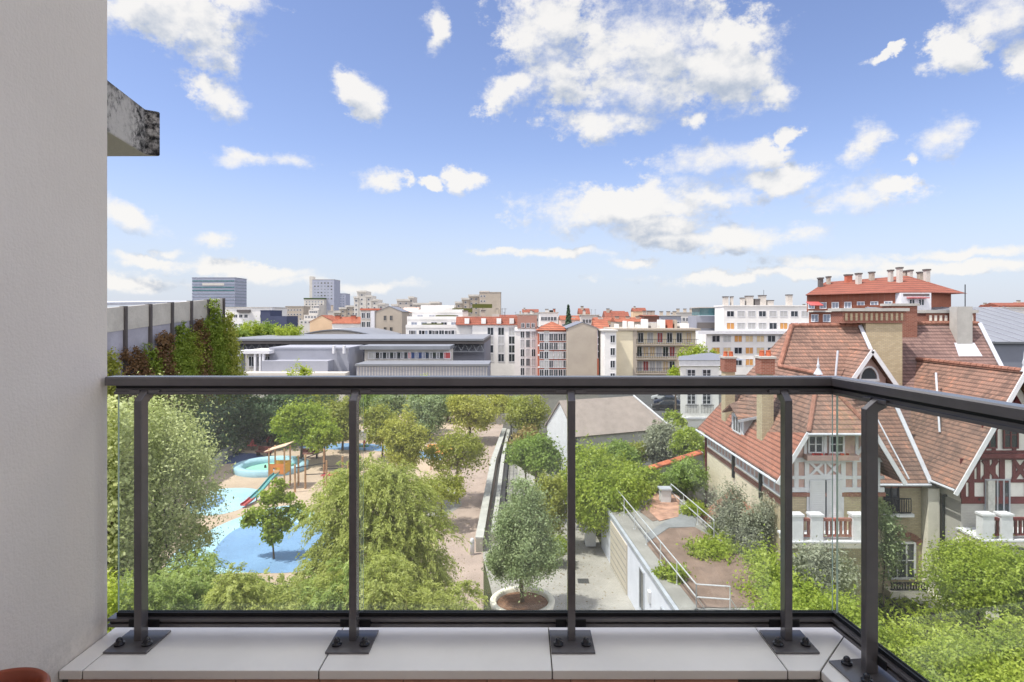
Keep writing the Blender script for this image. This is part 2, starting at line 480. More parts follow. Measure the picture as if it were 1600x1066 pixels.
# ------------------------------------------------------------------ our own apartment building and its balcony
LZ = EYE - 1.265          # top of the parapet ledge
DX, DY = 0.119, -1.0      # direction of the right-hand side of the balcony
apt = thing("apartment_building", "grey rendered apartment block with tiled balcony ledge, left wall filling the frame edge", "building", (0, 0, 0))
MB().box(-16, -12, 0, -1.65, 2.45, 25).build("side_wall", M['plaster'], apt)
MB().box(-1.65, -12, 0, 7, -0.75, 25).build("facade_wall", M['plaster'], apt)
MB().prism([(-1.65, -0.75), (1.45, -0.75), (1.32, 2.48), (-1.65, 2.48)], 0, 12.98).build("balcony_base", M['plaster'], apt)
MB().prism([(-1.65, -0.75), (1.15, -0.75), (1.0, 2.19), (-1.65, 2.19)], 12.98, 13.0).build("balcony_floor", M['floor_tile'], apt)
# parapet under the ledge: brown tiles inside
pb = MB()
pb.sweep([(-0.005, 12.98), (0.24, 12.98), (0.24, LZ - 0.034), (-0.005, LZ - 0.034)], [(-1.65, 2.215), (1.055, 2.215), (1.055 + DX * 3, 2.215 + DY * 3)])
pb.build("parapet", M['grout'], apt)
for i in range(9):
    x0 = -1.62 + i * 0.300
    if x0 + 0.297 > 1.06: break
    MB().box(x0, 2.198, 13.0, x0 + 0.297, 2.209, LZ - 0.036).build("wall_tile", M['brown_tile'], apt)
def cap_tile(poly):
    MB().prism(poly, LZ - 0.032, LZ).build("coping_tile", M['tile_cap'], apt, bevel=0.003)
iy, oy, gp = 2.188, 2.503, 0.0022
jx = [-1.648, -1.563, -0.721, 0.1115, 0.951]
for a, b in zip(jx[:-1], jx[1:]):
    cap_tile([(a + gp, iy), (b - gp, iy), (b - gp, oy), (a + gp, oy)])
ci = Vector((1.066, iy)); co = Vector((1.066 + 0.275, oy))
dv = Vector((DX, DY)).normalized()
cap_tile([(jx[-1] + gp, iy), (ci.x - gp, iy), (co.x - gp, oy), (jx[-1] + gp, oy)])
prev = 0.0
for k, t in enumerate((0.62, 1.45, 2.3, 2.95)):
    a, b = ci + dv * (prev + gp), ci + dv * (t - gp)
    c_, d_ = co + dv * (t + 0.25 - gp), co + dv * (prev + gp + (0.0 if k == 0 else 0.25))
    cap_tile([(a.x + (gp if k == 0 else 0), a.y), (b.x, b.y), (c_.x, c_.y), (d_.x + (gp if k == 0 else 0), d_.y)])
    prev = t
# joint mortar, 4 mm below the tile faces
gj = MB(); gj.sweep([(0.004, LZ - 0.033), (0.30, LZ - 0.033), (0.30, LZ - 0.005), (0.004, LZ - 0.005)], [(-1.649, iy), (1.066, iy), (1.066 + DX * 3, iy + DY * 3)])
gj.build("ledge_mortar", M['grout'], apt)
# neighbouring roof slab seen past the wall
sz0 = EYE + 1.15
sl_poly = [(-2.36, 2.6), (-2.59, 3.86), (-2.685, 4.39), (-2.61, 4.45), (-4.8, 4.47), (-4.8, 2.6)]
MB().prism(sl_poly, sz0, sz0 + 0.325).build("canopy_slab", M['stained'], apt, bevel=0.012)

# ---- railing
RY = 2.44
PATH = [(-1.632, RY), (1.245, RY), (1.245 + DX * 3.05, RY + DY * 3.05)]
rail = thing("balcony_railing", "dark grey metal balcony railing with clear glass panels round the ledge", "railing", (0, RY, LZ))
T = EYE
top = MB()
top.sweep([(-0.032, T - 0.2755), (-0.032, T - 0.247), (-0.026, T - 0.2415), (0.026, T - 0.2415), (0.032, T - 0.247), (0.032, T - 0.2755)], PATH)
top.build("handrail", M['alu'], rail)
PATH2 = [(-1.60, RY), (1.245, RY), (1.245 + DX * 3.05, RY + DY * 3.05)]
MB().sweep([(-0.012, T - 0.288), (-0.012, T - 0.276), (0.012, T - 0.276), (0.012, T - 0.288)], PATH2).build("handrail_web", M['black'], rail)
lo = MB(); lo.sweep([(-0.026, T - 0.311), (-0.026, T - 0.300), (-0.016, T - 0.300), (-0.016, T - 0.2885), (0.022, T - 0.2885), (0.022, T - 0.311)], PATH2)
lo.build("glazing_channel", M['alu'], rail)
PATH3 = [(-1.625, RY), (1.245, RY), (1.245 + DX * 3.05, RY + DY * 3.05)]
br = MB(); br.sweep([(-0.026, T - 1.226), (-0.026, T - 1.214), (-0.010, T - 1.214), (-0.010, T - 1.203), (-0.026, T - 1.203), (-0.026, T - 1.192), (0.026, T - 1.192), (0.026, T - 1.226)], PATH3)
br.build("bottom_rail", M['alu'], rail)
MB().sweep([(-0.009, T - 1.192), (-0.009, T - 1.176), (0.013, T - 1.176), (0.013, T - 1.192)], PATH2).build("glass_gasket", M['black'], rail)
def glass_panel(path):
    o = MB().sweep([(-0.001, T - 1.176), (-0.001, T - 0.311), (0.008, T - 0.311), (0.008, T - 1.176)], path).build("glass_panel", M['glass'], rail)
    o.data.materials.append(M['glass_edge'])
    zs = [p.normal for p in o.data.polygons]
    for p in o.data.polygons:
        if p.area < 0.02: p.material_index = 1
    return o
cut = [-1.604, -0.632, 0.208, 1.243]
for a, b in zip(cut[:-1], cut[1:]): glass_panel([(a + 0.004, RY), (b - 0.004, RY)])
gx = lambda t: (1.245 + DX * t, RY + DY * t)
glass_panel([gx(0.012), gx(1.15)]); glass_panel([gx(1.16), gx(3.04)])

post_y = 2.375
def make_post(parent):
    """one upright with its foot plate, at the local origin, rail on the +y side"""
    dy = RY - post_y
    p = MB(); p.yprism([(-0.004, 0.008), (0.042, 0.008), (0.042, 0.925), (dy + 0.010, 0.940), (dy + 0.010, 0.966), (dy - 0.020, 0.974), (-0.004, 0.935)], -0.0145, 0.0145)
    o = p.build("post", M['alu'], parent, world=False, bevel=0.003)
    pl = MB().box(-0.082, -0.082, 0.0, 0.082, 0.082, 0.008).build("base_plate", M['alu'], o, world=False, bevel=0.002)
    for sx in (-1, 1):
        b = MB(); b.lathe([(0.0001, 0.036), (0.006, 0.035), (0.011, 0.030), (0.013, 0.022), (0.013, 0.016), (0.019, 0.016), (0.019, 0.009), (0.0001, 0.0085)], 14, (sx * 0.053, -0.03, 0))
        b.build("bolt_cap", M['bolt'], o, world=False, smooth=True)
    for sx in (-1, 1):
        MB().box(sx * 0.017, dy - 0.030, 0.040, sx * 0.060, dy - 0.0115, 0.072).build("clamp", M['black'], o, world=False, bevel=0.003)
        MB().box(sx * 0.017, dy - 0.030, 0.957, sx * 0.060, dy - 0.0165, 0.972).build("rail_clamp", M['alu'], o, world=False, bevel=0.002)
    return o
p0 = make_post(rail)
p0.location = Vector((-1.480, post_y, LZ)) - root_of(rail)
def more_post(x, y, rz):
    o = p0.copy(); COL.objects.link(o); o.parent = rail
    o.location = Vector((x, y, LZ)) - root_of(rail); o.rotation_euler = (0, 0, rz)
    for ch in list(p0.children):
        c = ch.copy(); COL.objects.link(c); c.parent = o
for px in (-0.650, 0.196, 1.034): more_post(px, post_y, 0)
ang = math.atan2(-1.0, DX) # direction of the side rail; the post's +y must look outwards
rz = math.atan2(-1.0, DX)
nrm = Vector((-DY, DX)).normalized()
for t in (0.265, 1.30, 2.4):
    b = Vector(gx(t)) - nrm * (RY - post_y)
    more_post(b.x, b.y, rz)

pot = thing("flower_pot", "brown glazed terracotta pot with rolled rim on the balcony floor", "pot", (-1.50, 1.73, 13.0))
MB().lathe([(0.001, 0.0), (0.10, 0.0), (0.125, 0.36), (0.138, 0.37), (0.142, 0.40), (0.140, 0.425), (0.132, 0.434), (0.122, 0.428), (0.118, 0.40), (0.112, 0.39), (0.110, 0.36)], 40).build("pot_body", M['terracotta'], pot, world=False, smooth=True)
MB().lathe([(0.001, 0.345), (0.06, 0.350), (0.112, 0.342)], 24).build("soil", M['soil'], pot, world=False, smooth=True)
# ------------------------------------------------------------------ villa with tiled roofs
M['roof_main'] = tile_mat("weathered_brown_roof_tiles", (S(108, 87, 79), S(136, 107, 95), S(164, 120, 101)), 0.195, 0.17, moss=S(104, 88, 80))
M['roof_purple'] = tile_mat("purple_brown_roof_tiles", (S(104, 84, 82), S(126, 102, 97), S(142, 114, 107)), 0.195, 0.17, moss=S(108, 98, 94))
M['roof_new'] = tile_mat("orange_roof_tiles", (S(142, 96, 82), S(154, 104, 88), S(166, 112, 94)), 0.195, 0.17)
M['ridge_tile'] = mat("clay_ridge_tile", S(136, 96, 82), 0.85, 0.25, 3)
M['olive_brick'] = brick_mat("buff_brick", S(192, 176, 146), S(174, 158, 128), S(160, 150, 134))
M['cream_brick'] = brick_mat("cream_brick", S(226, 214, 190), S(214, 200, 174), S(200, 190, 176))
M['red_brick'] = brick_mat("red_brick", S(146, 92, 78), S(128, 78, 66), S(150, 124, 112))
M['grey_brick'] = brick_mat("grey_brick", S(188, 184, 178), S(178, 174, 170), S(166, 164, 160))
M['white_paint'] = mat("white_paint", S(208, 208, 213), 0.6, 0.06, 2.5, fine=0.08)
M['red_paint'] = mat("dark_red_paint", S(98, 42, 44), 0.6, 0.12, 3)
M['pink_infill'] = mat("pinkish_infill", S(188, 158, 151), 0.85, 0.10, 2.0)
M['white_infill'] = mat("pale_infill", S(226, 222, 216), 0.85, 0.06, 2.0)
M['stone'] = mat("pale_stone", S(222, 216, 204), 0.85, 0.08, 2.0, fine=0.1)
M['zinc'] = mat("zinc", S(176, 180, 188), 0.45, 0.10, 2.0, 0.3)
M['zinc_white'] = mat("white_flashing", S(184, 187, 196), 0.55, 0.08, 3.0)
M['pane'] = mat("window_pane", (0.035, 0.042, 0.052), 0.08, 0.3, 0.7, 0, 0.7)
M['curtain'] = mat("grey_curtain", S(196, 194, 188), 0.8, 0.15, 6)
M['iron'] = mat("dark_iron", (0.03, 0.03, 0.035), 0.5, 0.1, 3, 0.3)
M['concrete'] = mat("concrete", S(172, 170, 166), 0.9, 0.10, 1.2, fine=0.12)
M['clay_pot'] = mat("clay_chimney_pot", S(172, 92, 64), 0.8, 0.15, 4)

villa = thing("villa", "large brick villa with steep brown tiled roofs and half-timbered gables beside the garden", "house", (12.5, 31.0, 0))
# walls
MB().box(12.5, 32.1, 0, 20.9, 41.4, 6.5).build("wall", M['cream_brick'], villa)
MB().box(12.505, 29.3, 0, 16.9, 32.1, 5.95).build("wall", M['olive_brick'], villa)
MB().box(17.3, 32.05, 0, 20.9, 32.099, 5.9).build("wall_facing", M['olive_brick'], villa)
MB().box(20.9, 34.2, 0, 28.9, 42, 6.4).build("wall", M['cream_brick'], villa)
MB().box(21.7, 30.3, 0, 26.9, 34.2, 5.3).build("wall", M['grey_brick'], villa)
MB().box(20.92, 31.55, 0, 21.5, 32.2, 5.6).build("corner_pier", M['stone'], villa)
# gable fronts under the roofs
MB().xprism([(12.5, 5.95), (17.1, 5.95), (17.1, 7.2), (16.30, 8.95), (13.50, 8.95), (12.5, 7.35)], 29.3, 31.9).build("gable_wall", M['pink_infill'], villa)
MB().xprism([(21.7, 5.3), (26.9, 5.3), (26.9, 7.0), (24.3, 11.45), (21.7, 7.0)], 30.3, 34.0).build("gable_wall", M['white_infill'], villa)
MB().yprism([(32.2, 6.5), (41.4, 6.5), (37, 13.2)], 16.5, 20.3).build("attic_wall", M['olive_brick'], villa)
# --- roofs (slabs)
LP = lambda x: 6.8 + 1.65 * (x - 12.0)
Aa = (16.303, 37, 13.9); Bb = (20.4, 37, 13.9)
Hh = (14.9, 35.409, 11.585)
ap = (14.9, 30.8, 11.585)
r1 = MB()
r1.slab([(12, 28.6, 6.8), (12, 41.88, 6.8), Aa, Hh, ap, (13.37, 28.6, 9.06)], 0.14)
r1.build("roof_slope", M['roof_main'], villa)
MB().slab([(17.8, 28.6, 6.8), (17.8, 32.12, 6.8), Hh, ap, (16.43, 28.6, 9.06)], 0.14).build("roof_slope", M['roof_main'], villa)
MB().slab([(13.33, 28.52, 9.02), (16.47, 28.52, 9.02), ap], 0.12).build("half_hip", M['roof_main'], villa)
MB().slab([Aa, Bb, (21.0, 31.5, 5.9), (17.25, 31.5, 5.9), (17.8, 32.12, 6.8), Hh], 0.14).build("roof_slope", M['roof_main'], villa)
MB().slab([Aa, Bb, (20.6, 41.88, 6.8), (12, 41.88, 6.8)], 0.14).build("roof_slope", M['roof_main'], villa)
# lower, brighter courses along the left eave are newer tiles: laid 3 mm proud of the slope
def on_left(x, y, e=0.0): return (x - e * 0.85, y, LP(x) + e * 0.52)
MB().slab([on_left(12.0, 28.62, 0.02), on_left(12.0, 41.7, 0.02), on_left(13.0, 40.6, 0.02), on_left(12.85, 33.2, 0.02), on_left(13.35, 28.62, 0.02)], 0.012).build("newer_tiles", M['roof_new'], villa)
# right-hand body, set back
RR = lambda y: 14.0 - 1.4545 * (39.2 - y)
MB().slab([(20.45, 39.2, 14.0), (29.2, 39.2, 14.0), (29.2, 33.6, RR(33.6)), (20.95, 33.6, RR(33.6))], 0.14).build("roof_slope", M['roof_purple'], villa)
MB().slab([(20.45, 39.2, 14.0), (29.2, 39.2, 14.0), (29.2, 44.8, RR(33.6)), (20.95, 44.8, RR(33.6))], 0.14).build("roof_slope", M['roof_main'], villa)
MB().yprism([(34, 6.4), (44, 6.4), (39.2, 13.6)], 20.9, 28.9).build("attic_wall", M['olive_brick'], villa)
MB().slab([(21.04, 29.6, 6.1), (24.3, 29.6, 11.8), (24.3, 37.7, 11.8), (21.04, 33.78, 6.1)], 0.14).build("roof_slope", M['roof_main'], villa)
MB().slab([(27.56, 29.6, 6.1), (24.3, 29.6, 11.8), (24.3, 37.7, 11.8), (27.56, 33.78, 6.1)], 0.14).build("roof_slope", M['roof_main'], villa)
# ridge and hip tiles
def ridge(p, q_, r=0.13):
    m = MB(); a, b = Vector(p), Vector(q_); L = (b - a).length; n = max(2, int(L / 0.42))
    for i in range(n):
        c0, c1 = a.lerp(b, i / n), a.lerp(b, (i + 0.96) / n)
        m.tube(c0, c1, r * 1.04, r * 0.9, 8)
    m.build("ridge_tiles", M['ridge_tile'], villa)
ridge(Aa, Bb); ridge(Aa, Hh, 0.15); ridge(Hh, ap, 0.12); ridge(ap, (13.37, 28.55, 9.06), 0.12); ridge(ap, (16.43, 28.55, 9.06), 0.12)
ridge((20.5, 39.2, 14.0), (29.2, 39.2, 14.0)); ridge((24.3, 29.7, 11.83), (24.3, 37.7, 11.83))
# bargeboards, flashings, gutters
nf = Vector((0, -1, 0))
def board(p, q_, w, t, mt, name="bargeboard"):
    MB().beam(p, q_, w, t, nf).build(name, mt, villa)
board((11.93, 28.58, 6.66), (13.37, 28.58, 9.04), 0.19, 0.06, M['white_paint']); board((17.87, 28.58, 6.66), (16.43, 28.58, 9.04), 0.19, 0.06, M['white_paint'])
board((20.90, 29.58, 5.86), (24.3, 29.58, 11.75), 0.21, 0.06, M['white_paint']); board((27.70, 29.58, 5.86), (24.3, 29.58, 11.75), 0.21, 0.06, M['white_paint'])
sn = Vector((0, -0.824, 0.567))
MB().beam((20.36, 36.95, 13.92), (20.97, 31.45, 5.92), 0.22, 0.05, sn).build("rake_flashing", M['zinc_white'], villa)
MB().beam((29.2, 39.15, 14.02), (29.2, 33.55, RR(33.6) + .02), 0.26, 0.05, sn).build("rake_flashing", M['zinc_white'], villa)
MB().beam((19.0, 35.0, 11.02), (19.95, 31.6, 6.07), 0.07, 0.04, sn).build("lead_strip", M['zinc_white'], villa)
MB().beam((17.8, 32.08, 6.86), (14.95, 35.35, 11.62), 0.16, 0.05, sn).build("valley_flashing", M['zinc'], villa)
g1 = MB(); g1.tube((11.93, 28.7, 6.70), (11.93, 41.8, 6.70), 0.07, n=8); g1.build("gutter", M['zinc_white'], villa)
g1 = MB(); g1.tube((17.9, 31.44, 5.82), (21.0, 31.44, 5.82), 0.07); g1.tube((13.3, 28.5, 8.98), (16.5, 28.5, 8.98), 0.06); g1.build("gutter", M['zinc_white'], villa)
g1 = MB(); g1.tube((20.98, 29.7, 6.02), (20.98, 33.5, 6.02), 0.07); g1.build("gutter", M['zinc_white'], villa)
d1 = MB(); d1.tube((21.62, 31.45, 0), (21.62, 31.45, 5.3), 0.06); d1.tube((21.62, 31.45, 5.3), (22.6, 30.22, 5.45), 0.06); d1.build("downpipe", M['iron'], villa)
d1 = MB(); d1.tube((12.42, 41.3, 0), (12.42, 41.3, 6.6), 0.07); d1.build("downpipe", M['red_paint'], villa)
# vent pipes and finial
MB().tube((17.75, 34.75, 10.6), (18.0, 34.9, 12.5), 0.06).build("vent_pipe", M['zinc_white'], villa)
MB().tube((22.22, 32.6, 8.3), (23.1, 34.2, 11.3), 0.055).build("vent_pipe", M['zinc_white'], villa)
fi = MB(); fi.lathe([(0.22, 11.55), (0.12, 11.75), (0.05, 11.9), (0.09, 11.98), (0.05, 12.06), (0.02, 12.3), (0.001, 12.45)], 12, (14.9, 30.8, 0)); fi.build("finial", M['zinc_white'], villa, smooth=True)
fi = MB(); fi.lathe([(0.15, 11.8), (0.08, 11.95), (0.03, 12.1), (0.07, 12.2), (0.02, 12.4), (0.001, 12.8)], 12, (24.3, 29.7, 0)); fi.build("finial", M['zinc_white'], villa, smooth=True)
# chimneys
ch = MB().box(20.55, 36.6, 6, 22.72, 37.7, 14.05).build("chimney", M['olive_brick'], villa)
MB().box(19.1, 36.5, 14.05, 22.86, 37.8, 14.75).build("brick_head", M['red_brick'], ch)
MB().box(18.95, 36.35, 14.75, 23.0, 37.95, 14.93).build("chimney_cap", M['concrete'], ch)
nn = MB()
for i in range(12): nn.box(19.25 + i * 0.30, 36.46, 14.2, 19.38 + i * 0.30, 36.5, 14.62)
nn.build("corbel_row", M['olive_brick'], ch)
ch = MB().box(25.9, 39.3, 12, 29.1, 40.2, 14.65).build("chimney", M['red_brick'], villa)
MB().box(25.8, 39.2, 14.65, 29.2, 40.3, 14.85).build("chimney_cap", M['concrete'], ch)
nn = MB()
for i in range(9): nn.box(26.1 + i * 0.33, 39.26, 14.15, 26.26 + i * 0.33, 39.3, 14.5)
nn.build("corbel_row", M['stone'], ch)
MB().tube((28.7, 39.7, 14.85), (28.7, 39.7, 16.5), 0.03).build("antenna_pole", M['iron'], ch)
ch = MB().box(23.3, 38.6, 13, 24.9, 39.6, 15.1).build("chimney", M['red_brick'], villa)
MB().box(23.2, 38.5, 15.1, 25.0, 39.7, 15.25).build("chimney_cap", M['concrete'], ch)
ch = MB().box(27.2, 38.3, 11.5, 28.15, 39.0, 15.05).build("chimney", M['concrete'], villa)
MB().slab([(26.95, 37.8, RR(37.8) + .03), (28.4, 37.8, RR(37.8) + .03), (28.3, 38.35, RR(38.35) + .03), (27.05, 38.35, RR(38.35) + .03)], 0.02).build("chimney_flashing", M['zinc_white'], ch)
for cx, cy, zt in ((12.95, 32.6, 12.35), (12.95, 38.4, 11.95)):
    ch = MB().box(cx - 0.30, cy - 0.38, 6.6, cx + 0.30, cy + 0.38, zt - 0.95).build("chimney", M['olive_brick'], villa)
    MB().box(cx - 0.36, cy - 0.42, zt - 0.95, cx + 0.36, cy + 0.42, zt - 0.12).build("brick_head", M['red_brick'], ch)
    MB().box(cx - 0.41, cy - 0.47, zt - 0.12, cx + 0.41, cy + 0.47, zt).build("chimney_cap", M['concrete'], ch)
    for dx_ in (-0.17, 0.17):
        MB().lathe([(0.15, 0), (0.12, 0.25), (0.14, 0.27), (0.11, 0.30)], 12, (cx + dx_, cy, zt)).build("chimney_pot", M['clay_pot'], ch)
    MB().slab([(cx - 0.52, cy - 0.5, LP(cx - 0.52) + .03), (cx - 0.29, cy - 0.5, LP(cx - 0.29) + .03), (cx - 0.29, cy + 0.5, LP(cx - 0.29) + .03), (cx - 0.52, cy + 0.5, LP(cx - 0.52) + .03)], .02).build("chimney_flashing", M['zinc_white'], ch)

# generic window: frame ring, panes, bars (front looks along -y)
def window(parent, x, y, z0, w, h, rz=0.0, frame=None, bars=(1, 2), name="window", pane=None, depth=0.06, fw=0.07):
    frame = frame or M['white_paint']; pane = pane or M['pane']
    key = (round(w, 3), round(h, 3), frame.name, pane.name, bars, depth)
    c = WCACHE.get(key)
    if c is None:
        f = MB()
        f.box(-w/2, -depth, 0, -w/2 + fw, 0, h); f.box(w/2 - fw, -depth, 0, w/2, 0, h)
        f.box(-w/2 + fw, -depth, 0, w/2 - fw, 0, fw); f.box(-w/2 + fw, -depth, h - fw, w/2 - fw, 0, h)
        for i in range(1, bars[0] + 1):
            cx = -w/2 + w * i / (bars[0] + 1); f.box(cx - 0.035, -depth * 0.8, fw, cx + 0.035, -0.02, h - fw)
        for i in range(1, bars[1] + 1):
            cz = h * i / (bars[1] + 1); f.box(-w/2 + fw, -depth * 0.65, cz - 0.02, w/2 - fw, -0.02, cz + 0.02)
        a = f.build(name, frame, parent, world=False)
        b = MB().box(-w/2 + fw, -0.018, fw, w/2 - fw, -0.008, h - fw).build("pane", pane, a, world=False)
        WCACHE[key] = (a, b)
    else:
        a = c[0].copy(); COL.objects.link(a); a.name = name; a.parent = parent
        b = c[1].copy(); COL.objects.link(b); b.parent = a
    a.location = Vector((x, y, z0)) - root_of(parent); a.rotation_euler = (0, 0, rz)
    return a
WCACHE = {}
# --- left gable: white timbers over pink infill
tb = MB(); y0 = 29.3
def tb_beam(x0, z0, x1, z1, w=0.16, t=0.06): tb.beam((x0, y0, z0), (x1, y0, z1), w, t, nf)
tb_beam(12.5, 6.2, 17.3, 6.2, 0.22, 0.07); tb_beam(12.5, 6.78, 17.3, 6.78, 0.15); tb_beam(12.5, 7.62, 17.3, 7.62, 0.20, 0.07); tb_beam(13.4, 8.88, 16.4, 8.88, 0.18)
for x in (12.62, 13.12, 13.62, 15.36, 15.9, 16.45, 17.0): tb_beam(x, 6.25, x, 7.6, 0.21, 0.05)
for x in (13.55, 14.5, 15.35, 16.0, 16.3): tb_beam(x, 7.7, x, 8.85, 0.14, 0.05)
tb_beam(13.72, 6.82, 14.46, 7.56, 0.12, 0.052); tb_beam(13.72, 7.56, 14.46, 6.82, 0.12, 0.058); tb_beam(14.54, 6.82, 15.25, 7.56, 0.12, 0.052); tb_beam(14.54, 7.56, 15.25, 6.82, 0.12, 0.058)
tb_beam(14.5, 6.8, 14.5, 7.6, 0.09, 0.05); tb_beam(13.6, 7.5, 15.4, 7.5, 0.10, 0.064); tb_beam(13.6, 6.86, 15.4, 6.86, 0.10, 0.064)
tb_beam(15.9, 7.7, 16.6, 8.7, 0.14, 0.055)
tb.build("timber_frame", M['white_paint'], villa)
MB().box(12.45, 29.22, 5.88, 17.35, 29.3, 6.06).build("brick_band", M['red_brick'], villa)
MB().box(13.45, 28.85, 7.68, 15.9, 29.24, 7.92).build("window_box", M['pink_infill'], villa)
for x in (14.02, 15.02): window(villa, x, 29.26, 7.94, 0.72, 0.86, bars=(1, 1))
fl = MB()
rnd = random.Random(4)
for i in range(16):
    fx = 13.6 + rnd.random() * 1.9; fl.box(fx, 28.9, 7.92, fx + 0.08, 29.0, 8.0)
fl.build("red_flowers", mat("geranium_red", (0.6, 0.03, 0.02), 0.7), villa)
MB().box(14.40, 29.225, 4.2, 14.60, 29.25, 6.66).build('door_gap', M['pane'], villa)
for x in (14.10, 14.90):
    sh = MB(); sh.box(x - 0.36, 29.20, 4.2, x + 0.36, 29.253, 6.66)
    for k in range(22): sh.box(x - 0.30, 29.185, 4.35 + k * 0.105, x + 0.30, 29.20, 4.41 + k * 0.105)
    sh.build("shutter", mat("pale_shutter_paint", S(206, 206, 208), 0.6, 0.04, 2) if 'shut' not in M else M['shut'], villa)
MB().box(13.62, 29.255, 4.15, 15.38, 29.3, 6.69).build("door_frame", M['white_paint'], villa)
# left wall below the eave: painted panels
pn = MB(); xw = 12.5
for (ya, yb) in ((29.5, 31.6), (32.2, 35.6), (36.4, 41.0)):
    fr = MB(); n = int((yb - ya) / 0.55)
    fr.box(xw - 0.06, ya, 6.62, xw, yb, 6.76); fr.box(xw - 0.06, ya, 5.78, xw, yb, 5.92)
    for i in range(n + 1):
        yy = ya + (yb - ya) * i / n; fr.box(xw - 0.05, yy - 0.07, 5.92, xw, yy + 0.07, 6.62)
    fr.build("frieze_frame", M['white_paint'], villa)
    MB().box(xw - 0.022, ya + 0.05, 5.92, xw - 0.004, yb - 0.05, 6.62).build("frieze_panel", M['pink_infill'], villa)
MB().box(12.44, 29.24, 5.42, 12.5, 41.4, 5.66).build("brick_band", M['red_brick'], villa)
for yy in (31.9, 36.0): MB().box(12.38, yy - 0.12, 5.0, 12.5, yy + 0.12, 6.7).build("roof_bracket", M['iron'], villa)
# dormer on the left slope
dm = MB().xprism([(12.55, 7.55), (14.6, 7.55), (14.6, 8.75), (12.55, 8.75)], 34.6, 36.6).build("dormer", M['white_paint'], villa)
MB().slab([(12.1, 34.2, 8.72), (12.1, 35.65, 9.35), (14.2, 35.65, 10.2), (13.25, 34.2, 8.90)], 0.09).build("dormer_roof", M['roof_main'], dm)
MB().slab([(12.1, 37.0, 8.72), (12.1, 35.65, 9.35), (14.2, 35.65, 10.2), (13.25, 37.0, 8.90)], 0.09).build("dormer_roof", M['roof_main'], dm)
MB().beam((12.08, 34.15, 8.62), (13.3, 34.15, 8.85), 0.14, 0.05, nf).build("dormer_fascia", M['zinc_white'], dm)
window(dm, 12.545, 35.6, 7.7, 1.3, 0.95, R(-90), bars=(2, 0))
# small gabled dormer on the front slope
d2 = MB().xprism([(18.35, 9.4), (20.3, 9.4), (20.3, 11.0), (19.33, 12.35), (18.35, 11.0)], 34.2, 36.3).build("dormer", M['pink_infill'], villa)
MB().slab([(18.02, 33.8, 10.72), (19.33, 33.8, 12.62), (19.33, 36.3, 12.62), (18.02, 34.9, 10.72)], 0.10).build("dormer_roof", M['roof_main'], d2)
MB().slab([(20.64, 33.8, 10.72), (19.33, 33.8, 12.62), (19.33, 36.3, 12.62), (20.64, 34.9, 10.72)], 0.10).build("dormer_roof", M['roof_main'], d2)
MB().beam((17.95, 33.78, 10.55), (19.33, 33.78, 12.55), 0.22, 0.05, nf).build("bargeboard", M['white_paint'], d2)
MB().beam((20.71, 33.78, 10.55), (19.33, 33.78, 12.55), 0.22, 0.05, nf).build("bargeboard", M['white_paint'], d2)
aw = MB(); aw.add([(19.33 + 0.42 * math.cos(t), 34.17, 10.95 + 0.62 * math.sin(t)) for t in [math.pi * i / 10 for i in range(11)]] + [(19.33 + 0.42 * math.cos(t), 34.14, 10.95 + 0.62 * math.sin(t)) for t in [math.pi * i / 10 for i in range(11)]],
    [tuple(range(11, 22))] + [(i, i + 1, 12 + i, 11 + i) for i in range(10)]); aw.build("arched_window", M['pane'], d2)
ar = MB()
for i in range(10):
    t0, t1 = math.pi * i / 10, math.pi * (i + 1) / 10
    ar.beam((19.33 + 0.5 * math.cos(t0), 34.15, 10.95 + 0.70 * math.sin(t0)), (19.33 + 0.5 * math.cos(t1), 34.15, 10.95 + 0.70 * math.sin(t1)), 0.10, 0.05, nf)
ar.beam((18.8, 34.15, 10.9), (19.9, 34.15, 10.9), 0.14, 0.06, nf); ar.build("window_arch", M['white_paint'], d2)
# --- right gable: dark red timbers over pale infill
tb = MB(); y0 = 30.3
for z, w in ((5.4, 0.34), (6.35, 0.16), (7.62, 0.46), (9.6, 0.18)):
    hw = 2.6 if z < 7 else 2.6 - (z - 7.0) / 1.711
    tb_beam(24.3 - hw, z, 24.3 + hw, z, w, 0.06)
for i, x in enumerate((21.78, 22.2, 22.95, 23.7, 24.95, 25.65, 26.4, 26.85)): tb_beam(x, 5.5, x, 7.45, 0.26, 0.055)
for x in (22.55, 23.3, 24.3, 25.3, 26.05): tb_beam(x, 6.4, x, 7.4, 0.16, 0.05)
for xc in (23.12, 24.6, 25.3):
    tb_beam(xc - 0.35, 6.42, xc + 0.35, 7.38, 0.20, 0.058); tb_beam(xc - 0.35, 7.38, xc + 0.35, 6.42, 0.20, 0.064)
for x in (22.6, 23.3, 24.3, 25.3, 26.0): tb_beam(x, 7.8, x, 10.2 if abs(x - 24.3) < 1.2 else 8.3, 0.18, 0.055)
tb_beam(22.25, 7.0, 24.3, 10.5, 0.26, 0.05); tb_beam(26.35, 7.0, 24.3, 10.5, 0.26, 0.05)
tb.build("timber_frame", M['red_paint'], villa)
for x in (23.05, 24.1, 25.3): window(villa, x, 30.25, 7.95, 0.75, 1.35, bars=(1, 1), frame=M['red_paint'])
MB().box(22.4, 29.9, 7.55, 26.2, 30.24, 7.75).build("window_box", M['red_paint'], villa)
wl = window(villa, 23.45, 30.27, 4.3, 1.25, 2.15, bars=(3, 0), frame=M['zinc'])
MB().box(22.86, 30.05, 4.4, 23.2, 30.2, 6.4).build("curtain", M['curtain'], villa)
